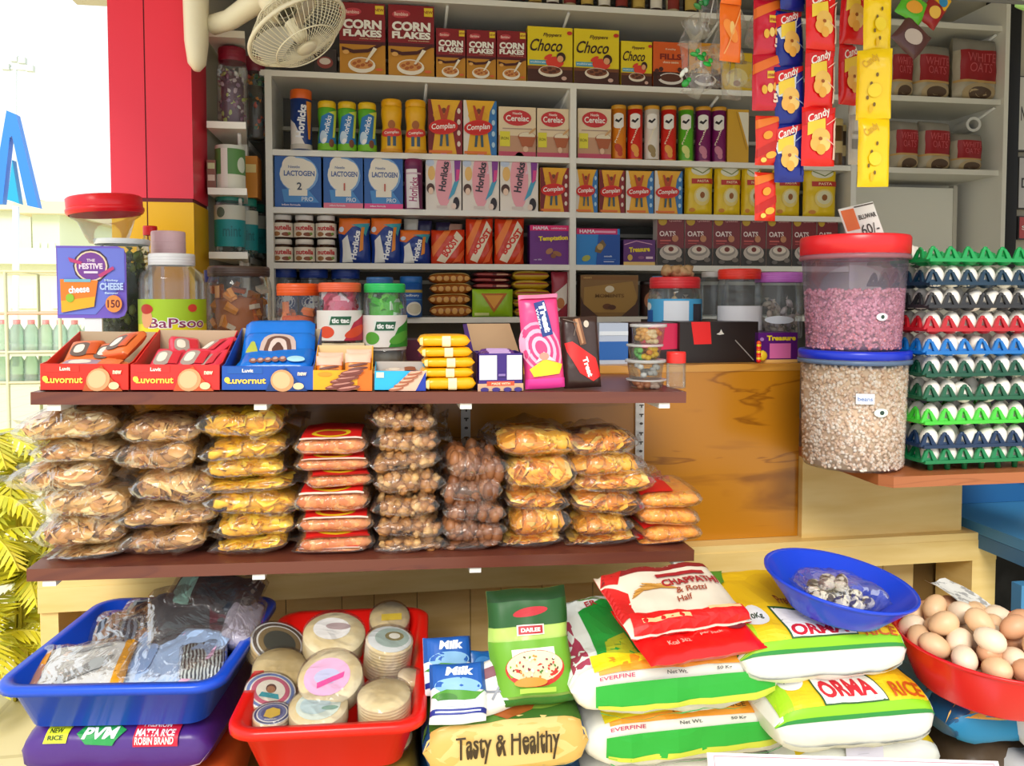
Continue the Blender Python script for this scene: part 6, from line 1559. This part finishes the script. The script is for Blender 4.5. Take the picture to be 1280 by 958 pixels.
def a_milk(A):
    A.G([(.0, .55), (1, .5), (1, 1), (0, 1)], '#1458b0').E(.5, .56, .42, .14, '#88b8e0').T('Milk', .55, .82, .16, '#f0f4fa', .5, sh=.2, bold=.05).G([(.0, .4), (.3, .5), (.9, .46), (1, .52), (.8, .34), (.2, .3)], '#4c9428').E(.3, .36, .2, .08, '#387820').R(0, .1, 1, .19, '#1c2c8c').R(.1, .13, .9, .155, '#d8dcf0').E(.4, .28, .3, .05, '#e0e4ec')


pk('milk_pouch', 'blue and white milk pouch leaning at the front beside the red tray', 572, 905, .722, .098, .10, .04, '#eef0f4', a_milk, (-.75, 0, -.08), 1, 1.43, 'milk pouch')
pk('milk_pouch', 'blue and white milk pouch half hidden behind the front pouch', 562, 868, .730, .09, .10, .04, '#eef0f4', a_milk, (-.6, .05, .1), 2, 1.56, 'milk pouch')
pk('snack_packet', 'small bright blue packet between the milk pouch and the plank wall', 602, 862, .725, .06, .07, .03, '#1c64b0', lambda A: A.E(.5, .6, .3, .2, '#4088d0'), (-.6, .2, .3), 3, 1.66, 'snack packet')
pk('snack_packet', 'crumpled white packet with maroon print beside the green rice bag', 622, 890, .72, .10, .09, .05, '#e8e4e4', lambda A: A.R(.1, .6, .7, .8, '#7c3c4c').S([(.2, .4), (.6, .3)], .004, '#8a8c98').S([(.4, .2), (.7, .5)], .004, '#9a9ca8'), (-.7, -.1, .2), 4, 1.50, 'snack packet')


def a_daily(A):
    A.R(0, .68, 1, 1, '#1c5420').R(0, .9, 1, 1, '#103c18').E(.5, .8, .22, .04, '#b82430', 8).R(.32, .6, .66, .69, '#e8dcd0').R(.34, .61, .64, .68, '#b02030').T('DAILEE', .49, .645, .035, '#f0e8e4', .24, bold=.04)
    A.R(0, .1, 1, .56, '#6ca828').R(.24, .42, .76, .49, '#e8ecd8').E(.5, .32, .36, .155, '#c83028', n=28).E(.5, .34, .34, .13, '#ece0b8', n=28).G([(.1, .08), (.9, .08), (1, 0), (0, 0)], '#2c6c20')
    Rr = random.Random(3)
    for i in range(44):
        a_ = Rr.uniform(0, 6.28); q = Rr.uniform(0, .9)**.5; A.E(.5+.3*q*math.cos(a_), .345+.11*q*math.sin(a_), .018, .009, Rr.choice(['#c03830', '#4c8030', '#e89040', '#60402c', '#f0ecd8', '#802c3c']), Rr.uniform(0, 180), 7)
    A.E(.42, .22, .2, .04, '#e88c30').R(.28, .13, .72, .17, '#a8d048')


pk('rice_bag', 'tall green basmati rice bag with rice plate picture leaning on the planks', 668, 880, .722, .148, .20, .07, '#b4d468', a_daily, (-.32, -.03, .0), 5, 1.55, 'rice bag')


def a_white(second):
    def f(A):
        if not second:
            A.G([(.0, .46), (.32, .46), (.3, 1), (.0, 1)], '#e4ece8').G([(.02, .5), (.1, .5), (.1, .9), (.03, .9)], '#a83c58')
            for i in range(4): A.S([(.14+.05*i, .97), (.2+.05*i, .90), (.3+.05*i, .93)], .006, '#6c9438')
            A.G([(.13, .5), (.36, .48), (.44, .84), (.3, .86), (.16, .78)], '#189838').G([(.17, .52), (.32, .52), (.3, .68), (.2, .66)], '#a8b828').T('ER', .25, .84, .05, '#b82430', .06)
        A.G([(.12, .36), (.92, .36), (.9, .54), (.12, .5)], '#f09c24').G([(.1, .40), (.4, .44), (.35, .5), (.1, .56)], '#f4e020').T('LUMINOUS RICE', .58, .45, .05, '#7c5414', .34).T('EVERFINE', .2, .325, .032, '#c04068', .16).T('Net Wt.', .48, .325, .03, '#505450', .1).T('50 Kg', .7, .325, .03, '#505450', .07).T('50', .93, .325, .05, '#209048', .05, bold=.04)
        A.G([(.1, .17), (.95, .19), (.95, .29), (.1, .27)], '#28a838').G([(.11, .16), (.95, .18), (.95, .22), (.11, .19)], '#c8d048').S([(.12, .12), (.22, .07), (.5, .11), (.6, .13), (.75, .1), (.94, .13)], .004, '#38a858')
    return f


lying('rice_sack', 'big white woven rice sack with green and orange bands, under the chapatti flour packs', 712, 992, 862, .70, .34, .125, '#ecebe2', a_white(0), 7, 'woven', .0, 4, (-40, 135), wr=.012, hh=.36)
lying('rice_sack', 'white woven rice sack with green bands, second down from the flour packs', 724, 1015, 925, .575, .36, .13, '#eae8de', a_white(1), 8, 'woven', .0, 4, (-40, 135), wr=.012, hh=.36)
lying('rice_sack', 'plain white woven rice sack at the bottom of its pile', 724, 1010, 1010, ZB, .36, .146, '#e6e4da', None, 9, 'woven', 0, 5)


def a_chap(A):
    A.R(0, 0, 1, 1, '#e8dcc8').G([(0, .78), (.14, .55), (.1, .2), (0, .2)], '#d01c1c').G([(0, .8), (.1, 1), (1, 1), (.98, .85), (.4, .84)], '#8c1c20').G([(0, .8), (.06, 1), (.24, 1), (.1, .7)], '#c81c1c')
    for i in range(9): A.E(.26+.02*i, .55+.012*(i % 4), .13, .018, '#d8a050' if i % 2 else '#c08838', 30-i*7)
    A.R(.44, .7, .86, .76, '#a82028').T('CHAPPATHI', .68, .58, .12, '#a8242c', .48, bold=.04).T('& Rotti', .64, .44, .08, '#9c4830', .26, sh=.2).T('Half', .54, .32, .08, '#9c4830', .12, sh=.2)
    A.G([(.02, 0), (.98, 0), (.98, .16), (.6, .12), (.5, .08), (.3, .18), (.04, .22)], '#e01818').R(.1, .06, .5, .11, '#f4c890').R(.66, .1, .94, .14, '#f4c890')


def flatpouch(name, lab, pts, c, art, t_, seed, cat):   # lying pouch given front-left and front-right points plus depth and slope
    (px0, py0), (px1, py1), z, D, slope, rz, c_ = pts; q0 = PZ(px0, py0, z); q1 = PZ(px1, py1, z); w_ = (q1-q0).length
    m = pouch(w_, D, t_, M(c, .3, 'foil'), art, seed, .007, 20, pw=7, ph=9)
    o = m.build(name, None, ((q0.x+q1.x)/2, (q0.y+q1.y)/2, z), (-(PI/2-slope), 0, math.atan2(q1.y-q0.y, q1.x-q0.x)+rz)); return tag(o, lab, cat)


flatpouch('flour_pack', 'red flour pack lying under the white faced flour pack', ((814, 834), (960, 810), .838, .16, .22, .0, 0), '#e81414', lambda A: (A.T('Kcal 362', .3, .2, .06, '#f8b0a0', .2), A.T('per pack', .6, .25, .05, '#f8b0a0', .2), A.E(.85, .35, .09, .1, '#7c1c30'), A.S([(.1, .3), (.5, .35)], .003, '#b00c0c'), A.E(.88, .45, .04, .08, '#c88050')), .03, 3, 'flour pack')
flatpouch('flour_pack', 'white faced chapatti flour pack with wheat ears and red border on top of the sacks', ((789, 800), (940, 779), .865, .175, .28, .0, 0), '#d81c1c', a_chap, .045, 4, 'flour pack')


def a_orma(A, ty=.51, tyh=.17):
    A.R(0, .0, 1, .10, '#e8ebe4').R(.0, .26, 1, .38, '#8cd01c').R(.0, .24, 1, .27, '#2c8c3c').G([(.02, .36), (1, .36), (.98, .98), (.06, .98)], '#f4c81c').G([(.02, .36), (.1, .36), (.12, .9), (.02, .9)], '#a8d824').E(.16, .62, .07, .08, '#e8e8e8').T('10Kg', .16, .62, .05, '#384838', .08, bold=.03)
    A.G([(.28, .36), (.68, .36), (.64, .66), (.26, .68)], '#2c5c2c').G([(.29, .375), (.67, .375), (.63, .645), (.27, .665)], '#f4f0e8').T('ORMA', .46, ty, tyh, '#d02030', .33, bold=.04).T('RICE', .82, ty-.05, tyh*.85, '#c85818', .2, bold=.02).T('Premium', .44, .72, .05, '#9c4818', .16, sh=.3).G([(.6, .9), (.9, .92), (.85, .75), (.7, .78)], '#e8a818')


def a_orma_top(A):
    A.G([(0, .4), (.2, .4), (.3, 1), (0, 1)], '#3c8c2c').E(.1, .8, .12, .1, '#58a030').E(.24, .86, .05, .05, '#c8ccd0')
    a_orma(A, .445, .12); A.G([(0, .72), (.2, .8), (.3, 1), (0, 1)], '#50942c')


lying('rice_sack', 'yellow and green printed rice sack carrying the blue basin', 922, 1152, 823, .752, .34, .115, '#f0f0ea', a_orma_top, 11, 'woven', 0, 7, (-35, 130), wr=.008, hh=.33)
lying('rice_sack', 'yellow and green printed rice sack under the topmost printed one', 966, 1188, 908, .635, .34, .122, '#f0f0ea', a_orma, 12, 'woven', 0, 7, (-35, 130), wr=.008, hh=.33)
lying('rice_sack', 'yellow and white rice sack mostly hidden by the paper notice', 985, 1195, 962, .52, .36, .117, '#e8ece8', lambda A: A.R(.0, .4, .2, 1, '#e8c81c').R(.85, .4, 1, 1, '#e8c81c'), 13, 'woven', 0, 6, (-35, 130))
lying('rice_sack', 'plain sack at the bottom of the yellow sack pile', 985, 1195, 1030, ZB, .36, .092, '#d8dcd4', None, 14, 'woven', 0, 6)
lying('rice_sack', 'dark blue and gold rice sack under the brown egg basin', 1182, 1400, 905, .62, .34, .095, '#14507c', lambda A: (A.R(0, .0, 1, .3, '#1478a8'), A.E(.4, .36, .4, .16, '#d8a848'), A.T('Tasty & Healthy', .5, .36, .1, '#3c2c14', .55), A.G([(.0, .6), (.4, .55), (.5, .8), (.1, .9)], '#4c98b8'), A.E(.55, .62, .12, .1, '#e898a8')), 15, 'foil', 0, 8, (-30, 140), wr=.006)
lying('rice_sack', 'brown rice sack below the dark blue and gold one', 1190, 1400, 985, ZB, .36, .192, '#4c3c2c', None, 16, 'foil', 0, 8)
# blank tag card on the yellow sack
q = P(1077, 945, 1.33); m = MB(); m.box(-.037, .037, 0, .002, 0, .05, M('#d4d4ec', .5)); Art(m, flat((-.037, 0, 0)), .074, .05).S([(.25, .75), (.25, .62), (.7, .62), (.7, .78)], .001, '#8080a0').R(.3, .2, .6, .22, '#b8b8d0')
tag(m.build('price_card', None, (q.x, 1.318, q.z), (-.15, 0, 0)), 'blank pale lilac card tucked against the front of the yellow sack', 'price card')
# paper notice
q0 = P(884, 941, 1.2); q1 = P(1250, 952, 1.2); W = q1.x-q0.x; m = MB(); m.box(0, W, 0, .003, -.16, 0, M('#f2ecec', .5)); A = Art(m, flat((0, 0, -.16)), W, .16)
A.S([(.02, 0), (.02, .97), (.98, .97), (.98, 0)], .0012, '#c88898').T('606 222 94870 : ON GNINIATNOC : PADIVALOOM', .3, .84, .07, '#c03c68', .5, rot=180, bold=.01).T('WAYANAD KERALA', .72, .83, .06, '#8a3c58', .24, rot=180)
A.T('SUPERMARKET', .4, .5, .2, '#c03c68', .5, rot=180, bold=.03)
tag(m.build('paper_notice', None, (q0.x, 1.2, q0.z), (-.55, math.atan2(q0.z-q1.z, W), 0)), 'white card notice with upside down pink lettering leaning on the lowest sacks', 'notice')
m = MB(); m.box(-.02, .02, .0, .03, -.35, -.05, M('#c8b890', .6)); 
# white bag at the frame edge
m = sack(.2, .16, .26, M('#f0eef0', .4, 'woven'), None, 21, .02, 16, 18, 4); q = P(1330, 880, 1.25)
tag(m.build('white_bag', None, (q.x+.018, 1.24, .60)), 'plain crumpled white bag at the very edge beside the egg basin', 'bag')
m = sack(.2, .16, .17, M('#dcdce0', .4, 'woven'), None, 22, .01, 12, 14, 5); tag(m.build('white_bag', None, (q.x+.018, 1.30, ZB)), 'grey white bag under the plain crumpled white bag', 'bag')


# basins
def basin(lab, px, py, zrim, r, h, rb, c, tilt):
    q = PZ(px, py, zrim); o = thing('plastic_basin', lab, 'basin', (0, 0, 0), tilt)
    MB().lathe([(0, 0), (rb*.97, 0), (rb, .004), (r*.95, h-.012), (r*.96, h-.008), (r, h-.006), (r*1.005, h-.002), (r*.99, h), (r*.945, h-.004), (rb*.97, .008), (0, .006)], M(c, .25), 48).build('basin_body', o)
    o.location = q-Euler(tilt).to_matrix() @ V((0, 0, h)); return o


B_ = basin('bright blue round basin of quail eggs on the yellow rice sack', 1050, 722, .935, .136, .062, .088, '#1440d0', (.10, .12, 0))
R = random.Random(4); qm = MB(); qm.lathe([(0, -.016)]+[(.0125*math.sin(t)*(1+.1*math.cos(t)), -.016*math.cos(t)) for t in [PI*k/7 for k in range(1, 7)]]+[(0, .016)], M('#e8e0cc', .5, 'speck', '#4a3c30', .8), 12); qme = qm.mesh('quail_egg')
E = B_.rotation_euler.to_matrix(); bc = B_.location
spots = [(-.045, -.005), (-.02, -.012), (.005, -.018), (.03, -.01), (-.035, .02), (-.008, .012), (.018, .01), (.045, .012), (-.02, .04), (.008, .036), (.032, .035), (-.03, .0), (.055, -.012), (-.01, -.03), (.02, -.034)]
for i, (x, y) in enumerate(spots+[(-.018, .008), (.006, .004), (.022, .026), (-.004, .028)]):
    z = .021+(.022 if i >= 15 else R.uniform(0, .004)); o = link('quail_egg', qme, None, bc+E @ V((x, y, z)), (R.uniform(.8, 2), R.uniform(0, 1), R.uniform(0, 3))); tag(o, 'speckled quail egg in clear film inside the blue basin', 'quail egg', 'quail eggs in the blue basin')
tag(sack(.155, .105, .055, FILM, None, 5, .016, 18, 18, 4).build('film_bag', None, bc+E @ V((.005, .002, .008)), (.1, .12, .1)), 'crinkled clear film bag around the quail eggs', 'film bag')
B2_ = basin('red round basin heaped with brown hen eggs', 1238, 797, .815, .170, .095, .125, '#d4141c', (.05, .03, 0))
be = MB(); be.lathe([(0, -.028)]+[(.0215*math.sin(t)*(1+.1*math.cos(t)), -.028*math.cos(t)) for t in [PI*k/9 for k in range(1, 9)]]+[(0, .028)], M('#f0caa0', .45, 'mottle', '#e4b88c', .3), 16); bem = [be.mesh('brown_egg')]
be = MB(); be.lathe([(0, -.027)]+[(.021*math.sin(t)*(1+.08*math.cos(t)), -.027*math.cos(t)) for t in [PI*k/9 for k in range(1, 9)]]+[(0, .027)], M('#e0ac88', .45, 'mottle', '#d8a078', .3), 16); bem.append(be.mesh('brown_egg'))
be = MB(); be.lathe([(0, -.027)]+[(.0215*math.sin(t)*(1+.08*math.cos(t)), -.027*math.cos(t)) for t in [PI*k/9 for k in range(1, 9)]]+[(0, .027)], M('#f4dcc0', .45), 16); bem.append(be.mesh('brown_egg'))
E = B2_.rotation_euler.to_matrix(); bc = B2_.location; n = 0
for lay, (rad, z, cnt) in enumerate(((.104, .05, 13), (.06, .045, 7), (.132, .092, 17), (.092, .100, 12), (.045, .098, 6), (.0, .10, 1), (.10, .128, 8), (.055, .135, 6))):
    for i in range(cnt):
        a = 2*PI*(i+.5*lay)/cnt+R.uniform(-.06, .06); c = bc+E @ V((rad*math.cos(a)+R.uniform(-.004, .004), rad*math.sin(a)+R.uniform(-.004, .004), z+R.uniform(-.005, .005)))
        if lay in (6, 7) and (a % (2*PI) < 1.9): continue
        o = link('brown_egg', R.choice(bem), None, c, (R.uniform(.7, 2.2), R.uniform(-.5, .5), R.uniform(0, 6))); tag(o, 'brown hen egg heaped in the red basin', 'egg', 'brown eggs in the red basin')
m = MB(); g = [(-.06+.03*i, .0+.035*j, .01*math.sin(i*1.3+j)+.03*j) for j in range(4) for i in range(6)]
m.add(g, [(j*6+i, j*6+i+1, (j+1)*6+i+1, (j+1)*6+i) for j in range(3) for i in range(5)], M('#e4e4e0', .7, 'speck', '#a8a8a8', .5), True)
ns = tag(m.build('newspaper_sheet', None, bc+E @ V((.04, .09, .115)), (-.35, .2, .4)), 'folded newspaper corner sticking up behind the brown eggs', 'newspaper'); ns.scale = (.7, .7, .6)
m = MB(); m.add([(0, 0, 0), (.06, .0, .004), (.065, .03, .014), (.01, .032, .012)], [(0, 1, 2, 3)], M('#e8ecf4', .6)); tag(m.build('newspaper_scrap', None, bc+E @ V((.045, -.13, .122)), (.2, 0, .2)), 'small white paper scrap at the front of the brown eggs', 'paper')
